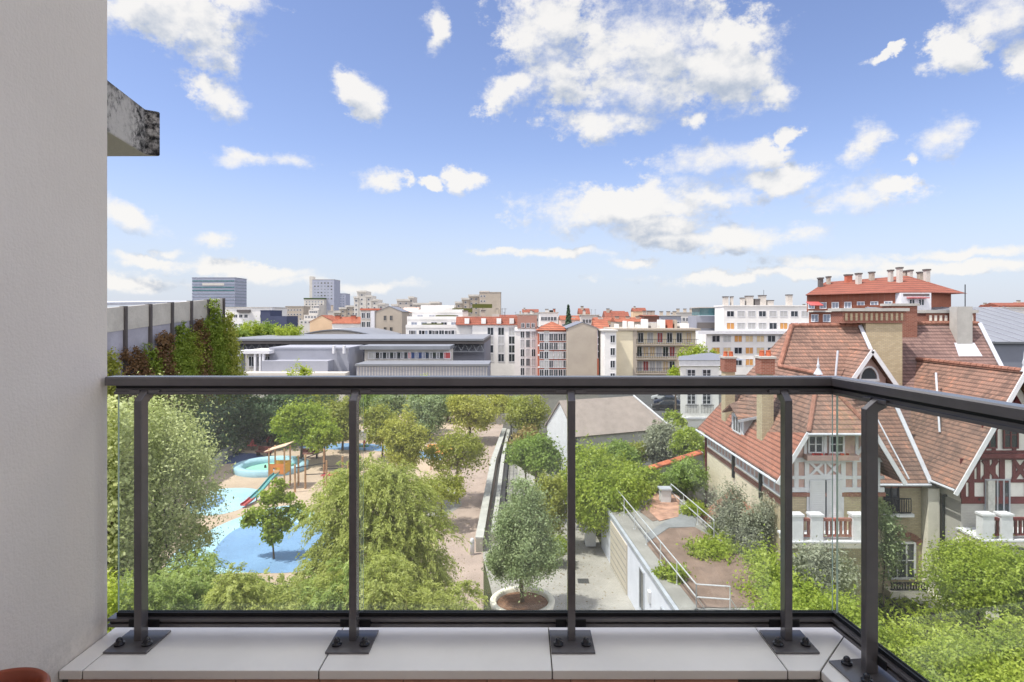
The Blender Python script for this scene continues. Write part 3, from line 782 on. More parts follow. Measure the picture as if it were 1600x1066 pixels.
# --- balconies
def villa_balcony(xs, yb, yf, zf, xa, xb, rail_mat):
    b = MB().box(xa, yf, zf - 0.28, xb, yb, zf).build("balcony", M['stone'], villa)
    MB().box(xa - 0.08, yf - 0.08, zf - 0.02, xb + 0.08, yb - .002, zf + 0.06).build("balcony_lip", M['white_paint'], b)
    for x in xs:
        MB().box(x - 0.27, yf - 0.02, zf + 0.06, x + 0.27, yf + 0.40, zf + 1.16).build("balcony_pier", M['white_paint'], b)
        MB().box(x - 0.31, yf - 0.06, zf + 1.16, x + 0.31, yf + 0.44, zf + 1.26).build("pier_cap", M['white_paint'], b)
    for a, c in zip(xs[:-1], xs[1:]):
        m = MB(); m.box(a + 0.27, yf + 0.08, zf + 0.92, c - 0.27, yf + 0.26, zf + 1.04); m.box(a + 0.27, yf + 0.1, zf + 0.2, c - 0.27, yf + 0.24, zf + 0.28)
        n = max(2, int((c - a - 0.5) / 0.2))
        for i in range(n):
            xx = a + 0.32 + (c - a - 0.64) * i / max(1, n - 1); m.box(xx - 0.045, yf + 0.12, zf + 0.28, xx + 0.045, yf + 0.22, zf + 0.92)
        m.build("balustrade", rail_mat, b)
    return b
M['balus'] = mat("brown_red_baluster", S(140, 92, 84), 0.8)
b1 = villa_balcony([12.55, 13.45, 15.35], 29.3, 27.9, 4.2, 12.3, 15.75, M['balus'])
b2 = villa_balcony([21.75, 22.62, 25.0], 30.3, 28.6, 4.0, 21.5, 27.0, M['red_paint'])
MB().lathe([(1.0, 3.45), (1.15, 3.72)], 28, (23.2, 29.3, 0), 2.1, 0.9).build("balcony_moulding", M['stone'], b2)
for x in (22.3, 24.4): MB().box(x - .2, 28.9, 0, x + .2, 29.3, 3.72).build("balcony_column", M['stone'], b2)
window(villa, 24.6, 30.29, 0.8, 1.4, 2.3, bars=(1, 2))
window(villa, 22.6, 30.29, 0.8, 0.9, 2.3, bars=(1, 2))
# middle wall: window above, arched window below
window(villa, 19.3, 32.04, 4.3, 0.8, 1.4, bars=(1, 1), frame=M['iron'])
MB().box(18.7, 31.7, 4.08, 20.3, 32.05, 4.25).build("window_sill", M['white_paint'], villa)
rr = MB(); rr.box(18.8, 31.72, 5.0, 20.15, 31.78, 5.06); rr.box(18.8, 31.72, 4.28, 20.15, 31.78, 4.34)
for i in range(12): rr.box(18.82 + i * 0.12, 31.735, 4.34, 18.86 + i * 0.12, 31.765, 5.0)
rr.build("window_railing", M['iron'], villa)
MB().box(17.9, 32.0, 5.5, 20.88, 32.048, 5.82).build("brick_band", M['red_brick'], villa)
window(villa, 19.85, 32.04, 0.75, 1.45, 1.95, bars=(2, 1), fw=0.1)
ar = MB()
for i in range(9):
    t0, t1 = math.pi * (0.12 + 0.76 * i / 9), math.pi * (0.12 + 0.76 * (i + 0.92) / 9)
    ar.beam((19.85 + 1.0 * math.cos(t0), 32.045, 2.35 + 0.75 * math.sin(t0)), (19.85 + 1.0 * math.cos(t1), 32.045, 2.35 + 0.75 * math.sin(t1)), 0.32, 0.07, nf)
ar.build("brick_arch", M['red_brick'], villa)
fb_ = MB(); fb_.box(19.0, 31.55, 0.72, 20.9, 31.62, 0.78); fb_.box(19.0, 31.55, 0.38, 20.9, 31.62, 0.44)
for i in range(14): fb_.box(19.03 + i * 0.14, 31.56, 0.44, 19.09 + i * 0.14, 31.61, 0.72)
fb_.build("window_railing", M['iron'], villa)
st = MB(); st.box(18.9, 31.4, 0, 21.2, 32.05, 0.36); st.box(19.6, 30.9, 0, 21.6, 31.4, 0.2); st.box(20.2, 30.2, 0, 22.2, 30.9, 0.1)
st.build("door_steps", M['stone'], villa)
# lean-to porch on the left wall
MB().slab([(10.6, 32.0, 2.6), (12.5, 32.0, 4.1), (12.5, 36.6, 4.1), (10.6, 36.6, 2.6)], 0.1).build("porch_roof", M['roof_new'], villa)
MB().box(10.9, 32.2, 0, 12.5, 36.4, 2.6).build("porch_wall", M['cream_brick'], villa)
# ------------------------------------------------------------------ ground
M['earth'] = mat("town_ground", (0.085, 0.08, 0.07), 0.95, 0.25, 0.08, fine=0.2)
M['lawn'] = mat("planting_soil", (0.05, 0.055, 0.022), 0.95, 0.35, 0.8, fine=0.4)
M['court'] = mat("worn_concrete_paving", S(154, 150, 145), 0.9, 0.16, 0.45, fine=0.22, bump=0.2)
M['path'] = mat("pink_gravel", S(164, 146, 137), 0.95, 0.10, 0.7, fine=0.2, bump=0.3)
M['sand'] = mat("sand_coloured_rubber", S(180, 160, 142), 0.9, 0.10, 0.3, fine=0.2)
M['lblue'] = mat("light_blue_rubber", S(158, 192, 208), 0.9, 0.09, 0.35, fine=0.2)
M['blue'] = mat("mid_blue_rubber", S(116, 148, 184), 0.9, 0.09, 0.35, fine=0.2)
M['navy'] = mat("navy_rubber", S(66, 82, 122), 0.85, 0.05, 0.6, fine=0.08)
M['asphalt'] = mat("asphalt", (0.07, 0.07, 0.072), 0.95, 0.15, 0.6, fine=0.2)
def sheet(name, pts, z, mt):
    n = len(pts)
    a = sum(pts[i][0] * pts[(i+1) % n][1] - pts[(i+1) % n][0] * pts[i][1] for i in range(n))
    if a < 0: pts = pts[::-1]
    o = MB().add([(p[0], p[1], z) for p in pts], [tuple(range(n))]).build(name, mt, None, fix=False)
    o['kind'] = 'structure'; return o
def smooth_loop(pts, k=3):
    for _ in range(k):
        q_ = []
        for i in range(len(pts)):
            a, b = pts[i], pts[(i + 1) % len(pts)]
            q_ += [(a[0]*.75 + b[0]*.25, a[1]*.75 + b[1]*.25), (a[0]*.25 + b[0]*.75, a[1]*.25 + b[1]*.75)]
        pts = q_
    return pts
def gl(*pp): return [G(a, b) for a, b in pp]
o = MB().add([(-4000, -400, 0), (4000, -400, 0), (4000, 7000, 0), (-4000, 7000, 0)], [(0, 1, 2, 3)]).build("ground", M['earth'], None, fix=False); o['kind'] = 'structure'
sheet("garden_ground", [(-45, 3), (30, 3), (30, 60), (-45, 60)], 0.004, M['lawn'])
sheet("playground_ground", [(-30, 33), (-2.7, 33), (-2.3, 92), (-40, 92)], 0.008, M['sand'])
sheet("garden_path", [(-5.6, 20), (-1.2, 20), (-2.2, 36), (-2.4, 92), (-6.5, 92), (-6.8, 50), (-5.2, 38)], 0.012, M['path'])
sheet("courtyard_paving", [(-1.6, 14), (7.2, 14), (5.1, 38), (4.6, 46), (-0.6, 60), (-2.2, 60), (-2.3, 37), (-1.2, 30)], 0.016, M['court'])
sheet("light_paving", gl((655, 770), (668, 752), (716, 766), (722, 790), (690, 812), (672, 822)), 0.020, M['court'])
sheet("light_blue_surface", smooth_loop(gl((262, 872), (300, 845), (340, 822), (390, 802), (450, 788), (480, 796), (520, 812), (540, 850), (520, 885), (250, 905))), 0.014, M['lblue'])
sheet("blue_surface", smooth_loop(gl((322, 885), (338, 852), (372, 822), (430, 814), (520, 822), (560, 850), (540, 885), (420, 900))), 0.018, M['blue'])
sheet("light_blue_surface", smooth_loop(gl((285, 802), (320, 778), (330, 764), (398, 762), (414, 772), (380, 796), (330, 808))), 0.014, M['lblue'])
sheet("blue_surface", smooth_loop(gl((285, 795), (300, 780), (335, 772), (356, 780), (340, 792), (310, 802))), 0.018, M['blue'])
sheet("navy_surface", smooth_loop(gl((320, 724), (330, 713), (380, 707), (416, 711), (405, 720), (350, 726))), 0.014, M['navy'])
sheet("blue_surface", smooth_loop(gl((450, 700), (520, 692), (600, 694), (700, 712), (690, 722), (600, 704), (520, 703))), 0.014, M['blue'])
sheet("car_park", [(14, 82), (60, 82), (60, 120), (14, 120)], 0.008, M['asphalt'])

# low walls along the path
M['wallwhite'] = mat("whitewashed_wall", S(160, 154, 146), 0.9, 0.16, 0.9, fine=0.3)
def low_wall(name, label, pts, w, h, mt=None):
    a = thing(name, label, "wall", (pts[0][0], pts[0][1], 0))
    MB().sweep([(-w/2, 0), (-w/2, h), (w/2, h), (w/2, 0)], pts).build("wall_body", mt or M['wallwhite'], a)
    MB().sweep([(-w/2 - .04, h), (-w/2 - .04, h + .07), (w/2 + .04, h + .07), (w/2 + .04, h)], pts).build("wall_coping", M['concrete'], a)
    return a
low_wall("path_wall", "long pale low wall bordering the pink gravel path, nearest to the path", [(-2.55, 37.6), (-2.6, 58), (-2.0, 74)], 0.42, 0.85)
low_wall("path_wall", "narrow pale low wall on the tree side of the sloping ramp", [(-1.75, 39), (-1.75, 60), (-1.5, 74)], 0.25, 0.7)
low_wall("cross_wall", "low pale wall crossing the far end of the gravel path", [(-6.5, 82), (-0.8, 82)], 0.4, 1.3)
low_wall("playground_kerb", "rough pale curved wall beside the left end of the playground", [G(330, 742), G(352, 715), G(398, 690)], 0.5, 0.9, M['concrete'])
low_wall("retaining_wall", "pale retaining wall at the back of the playground under dark ivy", [G(398, 688), G(470, 682), G(600, 690)], 0.4, 1.0, M['concrete'])
fn = thing("metal_fence", "thin dark metal fence standing along the ramp right of the path", "fence", (-1.15, 46, 0))
m = MB()
for i in range(29): m.tube((-1.15, 46 + i, 0), (-1.15, 46 + i, 1.7), 0.035, n=6)
m.build("fence_posts", M['iron'], fn)
m = MB()
for z in (0.2, 1.0, 1.65): m.box(-1.17, 46, z, -1.13, 74, z + 0.05)
for i in range(180): m.box(-1.16, 46 + i * 0.155, 0.25, -1.14, 46.03 + i * 0.155, 1.65)
m.build("fence_bars", M['iron'], fn)
bo = thing("bollard", "short white bollard at the near end of the path wall", "bollard", (-2.95, 37.2, 0))
MB().lathe([(0.001, 0), (0.13, 0), (0.12, 0.9), (0.10, 1.0), (0.001, 1.04)], 14).build("bollard_post", M['white_paint'], bo, world=False, smooth=True)
MB().lathe([(0.128, 0.72), (0.128, 0.8)], 14).build("bollard_band", M['zinc'], bo, world=False)

# round planter
pl = thing("round_planter", "round cream concrete planter full of brown soil in the courtyard", "planter", (0.07, 29.75, 0))
MB().lathe([(1.40, 0), (1.55, 0.55), (1.58, 0.70), (1.52, 0.76), (1.32, 0.76), (1.27, 0.70), (1.25, 0.5)], 48).build("planter_shell", M['stone'], pl, world=False, smooth=True)
MB().lathe([(0.001, 0.64), (0.7, 0.62), (1.27, 0.56)], 32).build("planter_soil", mat("reddish_soil", S(128, 96, 76), 0.95, 0.3, 6, bump=0.6, fine=0.3), pl, world=False)

# garage with roof terrace
gx0 = lambda y: 5.2 + 0.075 * (36.0 - y)
gar = thing("garage", "flat roofed white garage with gravel roof terrace between the court and the villa", "garage", (7.8, 28, 0))
M['garage'] = mat("garage_paint", S(212, 214, 226), 0.8, 0.05, 0.8, fine=0.05)
MB().prism([(gx0(18), 18), (10.4, 18), (10.2, 38.4), (gx0(38.4), 38.4)], 0, 2.92).build("garage_wall", M['garage'], gar)
MB().sweep([(-0.03, 2.92), (-0.03, 3.08), (0.13, 3.08), (0.13, 2.92)], [(gx0(18) - .0, 18), (gx0(38.4) - .0, 38.4)]).build("roof_edge", M['zinc'], gar)
MB().prism([(gx0(18) + .1, 18), (10.4, 18), (10.2, 38.4), (gx0(38.4) + .1, 38.4)], 2.92, 3.0).build("roof_deck", mat("stained_roof_concrete", S(140, 138, 134), 0.95, 0.16, 0.8, fine=0.3), gar)
M['redgravel'] = mat("red_brown_gravel", S(124, 105, 94), 0.95, 0.25, 1.2, fine=0.4, bump=0.5)
M['greypath'] = mat("grey_roof_felt", S(128, 130, 132), 0.95, 0.14, 0.9, fine=0.25)
M['orange_sedum'] = mat("orange_sedum", S(172, 134, 116), 0.95, 0.3, 2.0, fine=0.4, bump=0.7)
def roofsheet(name, pts, z, mt, par=gar):
    MB().prism([G(a, b, 3.0) for a, b in pts], z - 0.012, z).build(name, mt, par)
roofsheet("gravel_bed", [(1010, 850), (1045, 826), (1085, 824), (1150, 860), (1200, 900), (1210, 950), (1090, 950)], 3.02, M['redgravel'])
roofsheet("gravel_bed", [(1000, 800), (1020, 775), (1055, 770), (1060, 805), (1020, 815)], 3.02, M['redgravel'])
roofsheet("sedum_bed", [(1022, 772), (1045, 765), (1062, 778), (1060, 808), (1030, 815), (1015, 800)], 3.035, M['orange_sedum'])
roofsheet("felt_path", [(1005, 838), (1040, 815), (1068, 800), (1090, 806), (1086, 824), (1045, 825), (1012, 848)], 3.024, M['greypath'])
def on_gwall(y, e): # point on the garage's left wall
    return gx0(y) - e
gd = MB().prism([(on_gwall(35.6, .06), 35.6), (on_gwall(35.6, -.02), 35.6), (on_gwall(31.8, -.02), 31.8), (on_gwall(31.8, .06), 31.8)], 0.05, 2.6).build("garage_door", mat("beige_garage_door", S(188, 178, 164), 0.7, 0.06, 3), gar)
for k in range(6):
    MB().prism([(on_gwall(35.5, .075), 35.5), (on_gwall(35.5, .06), 35.5), (on_gwall(31.9, .06), 31.9), (on_gwall(31.9, .075), 31.9)], 0.2 + k * 0.4, 0.23 + k * 0.4).build("door_rib", M['greypath'], gd)
for yy, z0, h in ((29.0, 0.5, 2.0), (25.6, 0.9, 1.3)):
    window(gar, on_gwall(yy, -0.005), yy, z0, 0.8, h, R(-90) - math.atan(0.075) * -1, bars=(0, 0), frame=M['zinc'])
MB().box(on_gwall(27.6, .12), 27.5, 1.6, on_gwall(27.6, 0), 27.8, 2.1).build("meter_box", M['white_paint'], gar)

M['galv'] = mat("galvanised_steel", S(200, 202, 206), 0.4, 0.1, 3, 0.4)
def railing(name, label, pts, z, h=1.0, step=2.0, lean=0.0):
    a = thing(name, label, "railing", (pts[0][0], pts[0][1], z))
    rails = [MB(), MB()]
    posts = []
    for (p, q_) in zip(pts[:-1], pts[1:]):
        p, q_ = Vector((p[0], p[1], z)), Vector((q_[0], q_[1], z)); L = (q_ - p).length; n = max(1, round(L / step))
        d_ = (q_ - p).normalized(); o_ = Vector((-d_.y, d_.x, 0)) * lean
        for k, hh in enumerate((h, h * 0.5)): rails[k].tube(p + Vector((0, 0, hh)) - o_ * hh, q_ + Vector((0, 0, hh)) - o_ * hh, 0.028, n=8)
        for i in range(n + 1):
            b = p.lerp(q_, i / n)
            posts.append((b, b - o_ * h + Vector((0, 0, h))))
    rails[0].build("top_rail", M['galv'], a); rails[1].build("mid_rail", M['galv'], a)
    for b, t_ in posts:
        m = MB(); m.tube(b, t_, 0.025, n=8); m.box(b.x - .06, b.y - .06, b.z, b.x + .06, b.y + .06, b.z + .02); m.tube(b.lerp(t_, 0.55), b + Vector((0.35, 0, 0.0)), 0.018, n=6)
        m.build("rail_post", M['galv'], a)
    return a
railing("terrace_railing", "galvanised tube railing along the courtyard edge of the garage roof", [(5.75, 37.6), (gx0(24) + .75, 24.0), (8.1, 23.8)], 3.0, 1.0, 2.2)
railing("terrace_railing", "shorter galvanised railing on the villa side of the garage roof", [(9.35, 40.5 - 2.2), (9.9, 31.5)], 3.0, 1.0, 2.2)
bi = thing("waste_bin", "white wheeled bin at the far end of the courtyard beside the garage", "bin", (4.35, 38.6, 0))
MB().box(-.32, -.35, .1, .32, .35, 1.0).build("bin_body", M['white_paint'], bi, world=False, bevel=0.04)
MB().box(-.35, -.38, 1.0, .35, .38, 1.09).build("bin_lid", M['white_paint'], bi, world=False, bevel=0.03)
for sx in (-1, 1): MB().tube((sx * .26, .36, .1), (sx * .34, .36, .1), .1, n=12).build("wheel", M['black'], bi, world=False)
vt = thing("roof_vent", "small white square vent at the far end of the roof terrace", "vent", (8.9, 38.0, 3.0))
MB().box(-.3, -.3, 0, .3, .3, .75).build("vent_body", M['white_paint'], vt, world=False)
MB().box(-.38, -.38, .75, .38, .38, .85).build("vent_cap", M['zinc'], vt, world=False)
for (a_, b_) in ((2.2, 26.5), (3.4, 33.5)):
    dr = MB().box(a_ - .3, b_ - .3, .004, a_ + .3, b_ + .3, .026).build("drain_cover", M['steelpost_'] if 'steelpost_' in M else mat("cast_iron", (0.06, 0.06, 0.062), 0.6), None)
    tag(dr, "dark square drain cover in the courtyard paving, " + ("nearest to the balcony" if b_ < 30 else "further back near the garage door"), "drain cover")
# tile-capped wall behind the terrace
tw = thing("garden_wall", "garden wall with sloping orange tile coping joined to the villa corner", "wall", (10.5, 42.2, 0))
MB().add([(8.9, 42.1, 0), (12.5, 42.1, 0), (12.5, 42.1, 5.1), (8.9, 42.1, 4.0), (8.9, 42.5, 0), (12.5, 42.5, 0), (12.5, 42.5, 5.1), (8.9, 42.5, 4.0)],
   [(0,1,2,3),(4,7,6,5),(0,4,5,1),(1,5,6,2),(2,6,7,3),(3,7,4,0)]).build("wall_body", M['concrete'], tw)
MB().slab([(8.8, 41.95, 4.0), (12.4, 41.95, 5.12), (12.4, 42.65, 5.18), (8.8, 42.65, 4.06)], 0.1).build("tile_coping", tile_mat("orange_coping_tiles", (S(164, 90, 62), S(178, 102, 72), S(190, 116, 84)), 0.3, 0.25), tw)
# garden wall between court and gardens further back
low_wall("garden_wall", "grey plastered garden wall behind the courtyard trees", [(-0.6, 61), (3.2, 54.0)], 0.35, 2.2, M['concrete'])
# shed with grey roof
M['shed_roof'] = mat("grey_brown_shingles", S(150, 138, 132), 0.9, 0.12, 1.2, fine=0.25, bump=0.4, bscale=6)
sh = thing("warehouse", "warehouse with broad grey-brown roof and bright white gable end behind the trees", "warehouse", (6, 57, 0))
E = [Vector((4.8, 54.5)), Vector((13.9, 58.5))]; dvv = (E[1] - E[0]).normalized(); nv = Vector((-dvv.y, dvv.x))
A0 = E[0]; B0 = E[1]; A1 = A0 + nv * 5.6; B1 = B0 + nv * 5.6
ze, zr = 3.95, 6.6
Am = A0 + nv * 2.8; Bm = B0 + nv * 2.8 - dvv * 1.9
MB().add([(A0.x,A0.y,0),(A0.x,A0.y,ze),(Am.x,Am.y,zr-.1),(A1.x,A1.y,ze),(A1.x,A1.y,0)], [(0,1,2,3,4)]).add([(A0.x+.3*dvv.x,A0.y+.3*dvv.y,0),(A0.x+.3*dvv.x,A0.y+.3*dvv.y,ze),(Am.x+.3*dvv.x,Am.y+.3*dvv.y,zr-.1),(A1.x+.3*dvv.x,A1.y+.3*dvv.y,ze),(A1.x+.3*dvv.x,A1.y+.3*dvv.y,0)], [(0,1,2,3,4)]).build("gable_wall", M['white_paint'], sh, fix=False)
MB().prism([tuple(A0 + dvv * .31), tuple(B0), tuple(B1), tuple(A1 + dvv * .31)], 0, ze).build("wall", M['concrete'], sh)
def v3(p, z): return (p.x, p.y, z)
ov = nv * 0.35
MB().slab([v3(A0 - dvv*.15 - ov, ze - .15), v3(B0 + dvv*.3 - ov, ze - .15), v3(Bm, zr), v3(Am - dvv*.15, zr)], 0.1).build("roof_slope", M['shed_roof'], sh)
MB().slab([v3(A1 - dvv*.15 + ov, ze - .15), v3(B1 + dvv*.3 + ov, ze - .15), v3(Bm, zr), v3(Am - dvv*.15, zr)], 0.1).build("roof_slope", M['shed_roof'], sh)
MB().slab([v3(B0 + dvv*.3 - ov, ze - .15), v3(B1 + dvv*.3 + ov, ze - .15), v3(Bm, zr)], 0.1).build("roof_hip", M['shed_roof'], sh)
m = MB(); m.tube(v3(B0 + dvv*.3 - ov, ze - .1), v3(Bm, zr + .04), 0.1); m.build("hip_flashing", M['white_paint'], sh)

# ---- playground
M['wood'] = mat("varnished_wood", S(176, 140, 108), 0.8, 0.2, 3)
M['teal'] = mat("teal_plastic", S(92, 150, 152), 0.5, 0.08, 2)
M['redplastic'] = mat("red_plastic", S(178, 84, 84), 0.5, 0.08, 2)
M['orange'] = mat("orange_panel", S(214, 132, 74), 0.6, 0.06, 2)
M['yellow'] = mat("yellow_panel", S(220, 176, 78), 0.6, 0.06, 2)
M['poolteal'] = mat("pale_green_rubber", S(140, 196, 176), 0.8, 0.05, 1)
cx, cy = G(424, 733)
pool = thing("play_pool", "round light blue rimmed basin with pale green floor in the playground", "basin", (cx, cy, 0))
MB().lathe([(3.15, 0.0), (3.2, 0.5), (3.05, 0.58), (2.55, 0.55), (2.4, 0.30), (2.38, 0.05)], 48, rx=1.05).build("pool_rim", M['lblue'], pool, world=False, smooth=True)
MB().lathe([(0.001, 0.06), (2.42, 0.05)], 40, rx=1.05).build("pool_floor", M['poolteal'], pool, world=False)
for (a, b) in ((-0.7, 0.3), (0.5, -0.6)): MB().lathe([(0.12, 0.06), (0.08, 0.3), (0.001, 0.34)], 10, (a, b, 0)).build("water_jet_nozzle", M['iron'], pool, world=False)
# tower with roof and slide
tx, ty = G(437, 762)
ty += 0.0
TS = 0.86
tow = thing("play_tower", "wooden play tower with orange panels, pale pitched roof and teal slide with red end", "play tower", (tx, ty, 0))
for a in (-0.75, 0.75):
    for b in (-0.75, 0.75):
        MB().box(a - .06, b - .06, 0, a + .06, b + .06, 4.0).build("tower_post", M['wood'], tow, world=False)
MB().box(-0.75, -0.75, 1.45, 0.75, 0.75, 1.55).build("tower_deck", M['wood'], tow, world=False)
m = MB(); m.box(-0.69, -0.78, 1.55, -0.32, -0.74, 2.5); m.box(0.32, -0.78, 1.55, 0.69, -0.74, 2.5); m.box(-0.32, -0.78, 2.15, 0.32, -0.74, 2.5); m.build("tower_panel", M['orange'], tow, world=False)
MB().box(0.74, -0.69, 1.55, 0.78, 0.69, 2.5).build("tower_panel", M['yellow'], tow, world=False)
MB().box(-0.69, 0.74, 1.55, 0.69, 0.78, 2.5).build("tower_panel", M['yellow'], tow, world=False)
MB().slab([(-1.1, -1.05, 3.75), (1.0, -1.05, 4.35), (1.0, 1.05, 4.35), (-1.1, 1.05, 3.75)], 0.07).build("tower_roof", mat("pale_wood_roof", S(214, 186, 160), 0.7, 0.06, 3), tow, world=False)
m = MB()
sl_ = [(0, -0.8, 1.55), (-0.1, -1.7, 1.38), (-0.3, -3.6, 0.75), (-0.5, -5.0, 0.42)]
def chute(pts, mt, nm):
    m = MB()
    for p, q_ in zip(pts[:-1], pts[1:]):
        p, q_ = Vector(p), Vector(q_); d_ = (q_ - p).normalized(); s_ = d_.cross(Vector((0, 0, 1))).normalized(); up = s_.cross(d_)
        m.add([p - s_*.22, p + s_*.22, q_ + s_*.22, q_ - s_*.22, p - s_*.22 - up*.04, p + s_*.22 - up*.04, q_ + s_*.22 - up*.04, q_ - s_*.22 - up*.04], [(0,1,2,3),(4,7,6,5),(0,4,5,1),(2,6,7,3)])
        for sg in (-1, 1): m.beam(p + s_*.23*sg + up*.07, q_ + s_*.23*sg + up*.07, 0.18, 0.04, s_)
    m.build(nm, mt, tow, world=False)
chute(sl_, M['teal'], "slide"); chute([sl_[-1], (-0.58, -5.9, 0.28), (-0.65, -6.5, 0.26)], M['redplastic'], "slide_end")
MB().tube((-0.4, -4.3, 0), (-0.4, -4.3, 0.55), 0.05).build("slide_support", M['iron'], tow, world=False)
tow.scale = (TS, TS, TS)
# climbing course right of the tower
cc = thing("climbing_course", "wooden climbing course with tall posts, ropes and bridge right of the play tower", "climbing frame", (tx + 3.0, ty + 0.5, 0))
for i, (a, b, h) in enumerate(((-1.6, 0.0, 2.6), (-0.7, -0.9, 2.9), (0.5, 0.2, 3.1), (1.1, -1.0, 2.4), (2.0, 0.5, 2.4), (2.8, -0.7, 2.2), (-1.2, -1.9, 2.3))):
    MB().tube((a, b, 0), (a, b, h), 0.09, 0.08).build("course_post", M['wood'], cc, world=False)
m = MB()
for p, q_ in (((-1.6, 0, 2.4), (-0.7, -0.9, 2.4)), ((-0.7, -0.9, 2.6), (0.5, 0.2, 2.9)), ((0.5, 0.2, 1.6), (2.0, 0.5, 1.6)), ((1.1, -1, 1.7), (2.8, -0.7, 1.7)), ((-1.2, -1.9, 2.0), (1.1, -1.0, 2.2)), ((-0.7, -0.9, 1.2), (1.1, -1.0, 1.3))):
    m.tube(p, q_, 0.04, n=6)
m.build("rope", M['iron'], cc, world=False)
m = MB()
for i in range(8): m.box(0.55 + i * 0.2, -0.9, 1.05, 0.7 + i * 0.2, 0.3, 1.1)
m.build("bridge_planks", M['redplastic'], cc, world=False)
MB().box(1.9, -0.3, 0.2, 3.0, 0.5, 0.9).build("play_panel", M['lblue'], cc, world=False)
def bench(label, px, py, rz):
    x, y = G(px, py)
    b = thing("park_bench", label, "bench", (x, y, 0), rz)
    MB().box(-0.9, -0.25, 0.42, 0.9, 0.2, 0.48).build("seat", M['benchred'], b, world=False)
    MB().box(-0.9, 0.2, 0.5, 0.9, 0.26, 0.95).build("backrest", M['benchred'], b, world=False)
    for a in (-0.7, 0.7): MB().box(a - .05, -0.22, 0, a + .05, 0.24, 0.42).build("leg", M['iron'], b, world=False)
M['benchred'] = mat("dark_red_wood", S(112, 62, 58), 0.7, 0.15, 3)
bench("dark red bench beside the tree behind the round basin", 484, 716, R(5))
bench("dark red bench left of the play tower roof", 412, 713, R(-20))
def spring_toy(label, px, py, m1, m2):
    x, y = G(px, py)
    t = thing("spring_rocker", label, "play rocker", (x, y, 0))
    s_ = MB()
    for i in range(40):
        a0, a1 = i * 0.8, (i + 1) * 0.8
        s_.tube((0.13 * math.cos(a0), 0.13 * math.sin(a0), 0.012 * i), (0.13 * math.cos(a1), 0.13 * math.sin(a1), 0.012 * (i + 1)), 0.02, n=5, cap=False)
    s_.build("spring", M['iron'], t, world=False)
    MB().box(-0.5, -0.12, 0.48, 0.5, 0.12, 0.62).build("rocker_seat", m2, t, world=False, bevel=0.03)
    MB().yprism([(-0.3, 0.45), (0.3, 0.45), (0.42, 0.8), (0.2, 1.15), (-0.1, 1.0), (-0.4, 0.85)], -0.06, 0.06).build("rocker_side", m1, t, world=False, bevel=0.02)
    MB().tube((-0.3, 0.25, 0.9), (0.3, 0.25, 0.9), 0.025, n=6).build("handle", M['iron'], t, world=False)
M['green'] = mat("green_plastic", S(40, 120, 70), 0.5)
spring_toy("small red spring rocker near the dark ivy wall", 394, 704, M['redplastic'], M['redplastic'])
spring_toy("red and dark blue spring rocker furthest back near the ivy", 419, 697, M['redplastic'], M['navy'])
spring_toy("red and green spring rocker between the yellow trees", 569, 705, M['redplastic'], M['green'])
# parasol-like blue and orange play shelter glimpsed between trees
x, y = G(688, 732)
ps = thing("play_house", "small play house with blue and orange roof half hidden behind trees", "play house", (x, y, 0))
for a in (-0.8, 0.8):
    for b in (-0.6, 0.6): MB().box(a - .05, b - .05, 0, a + .05, b + .05, 1.7).build("post", M['wood'], ps, world=False)
MB().slab([(-1.2, -0.9, 1.6), (1.2, -0.9, 1.6), (1.2, 0, 2.3), (-1.2, 0, 2.3)], 0.06).build("roof_slope", M['orange'], ps, world=False)
MB().slab([(-1.2, 0.9, 1.6), (1.2, 0.9, 1.6), (1.2, 0, 2.3), (-1.2, 0, 2.3)], 0.06).build("roof_slope", M['blue'], ps, world=False)

# panel wall on the left, covered with climbers
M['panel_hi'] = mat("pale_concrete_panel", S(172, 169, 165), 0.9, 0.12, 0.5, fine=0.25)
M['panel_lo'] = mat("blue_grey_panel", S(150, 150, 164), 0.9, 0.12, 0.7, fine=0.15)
M['steelpost'] = mat("dark_steel_post", S(74, 70, 72), 0.7, 0.1, 2)
pw = thing("panel_wall", "tall concrete panel wall with dark steel posts and climbers on the left", "wall", (-33.5, 60, 0))
cols_px = [194, 233, 267, 297, 324, 348]
pts = []
for k in range(-3, 6):
    Zk = 51.4 + 3.73 * k; xk = -33.2 - 0.16 * k
    topz = EYE + 0.50 + 0.235 * (k + 1) * 1.0
    pts.append((xk, Zk, topz, topz - 1.95 - 0.0 * k))
for (a, b) in zip(pts[:-1], pts[1:]):
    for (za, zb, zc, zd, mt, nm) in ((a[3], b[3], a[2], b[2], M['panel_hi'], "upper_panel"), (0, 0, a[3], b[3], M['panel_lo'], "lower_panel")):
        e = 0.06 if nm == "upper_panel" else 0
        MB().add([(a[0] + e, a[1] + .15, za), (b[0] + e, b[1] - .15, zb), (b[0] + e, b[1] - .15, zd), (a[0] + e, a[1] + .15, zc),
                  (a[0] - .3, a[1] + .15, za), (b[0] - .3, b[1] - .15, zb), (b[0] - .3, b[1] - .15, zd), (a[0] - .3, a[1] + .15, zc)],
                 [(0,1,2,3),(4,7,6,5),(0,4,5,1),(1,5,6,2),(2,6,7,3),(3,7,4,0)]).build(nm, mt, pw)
for p in pts: MB().box(p[0] - .3, p[1] - .15, 0, p[0] + .22, p[1] + .15, p[2] + .05).build("steel_post", M['steelpost'], pw)
MB().add([(-33.4, 36, 14.9), (-35.6, 74, 16.0), (-44, 74, 16.0), (-44, 36, 14.9), (-33.4, 36, 15.15), (-35.6, 74, 16.25), (-44, 74, 16.25), (-44, 36, 15.15)], [(0,3,2,1),(4,5,6,7),(0,1,5,4),(1,2,6,5),(2,3,7,6),(3,0,4,7)]).build("hall_roof", M['zinc_white'], pw)

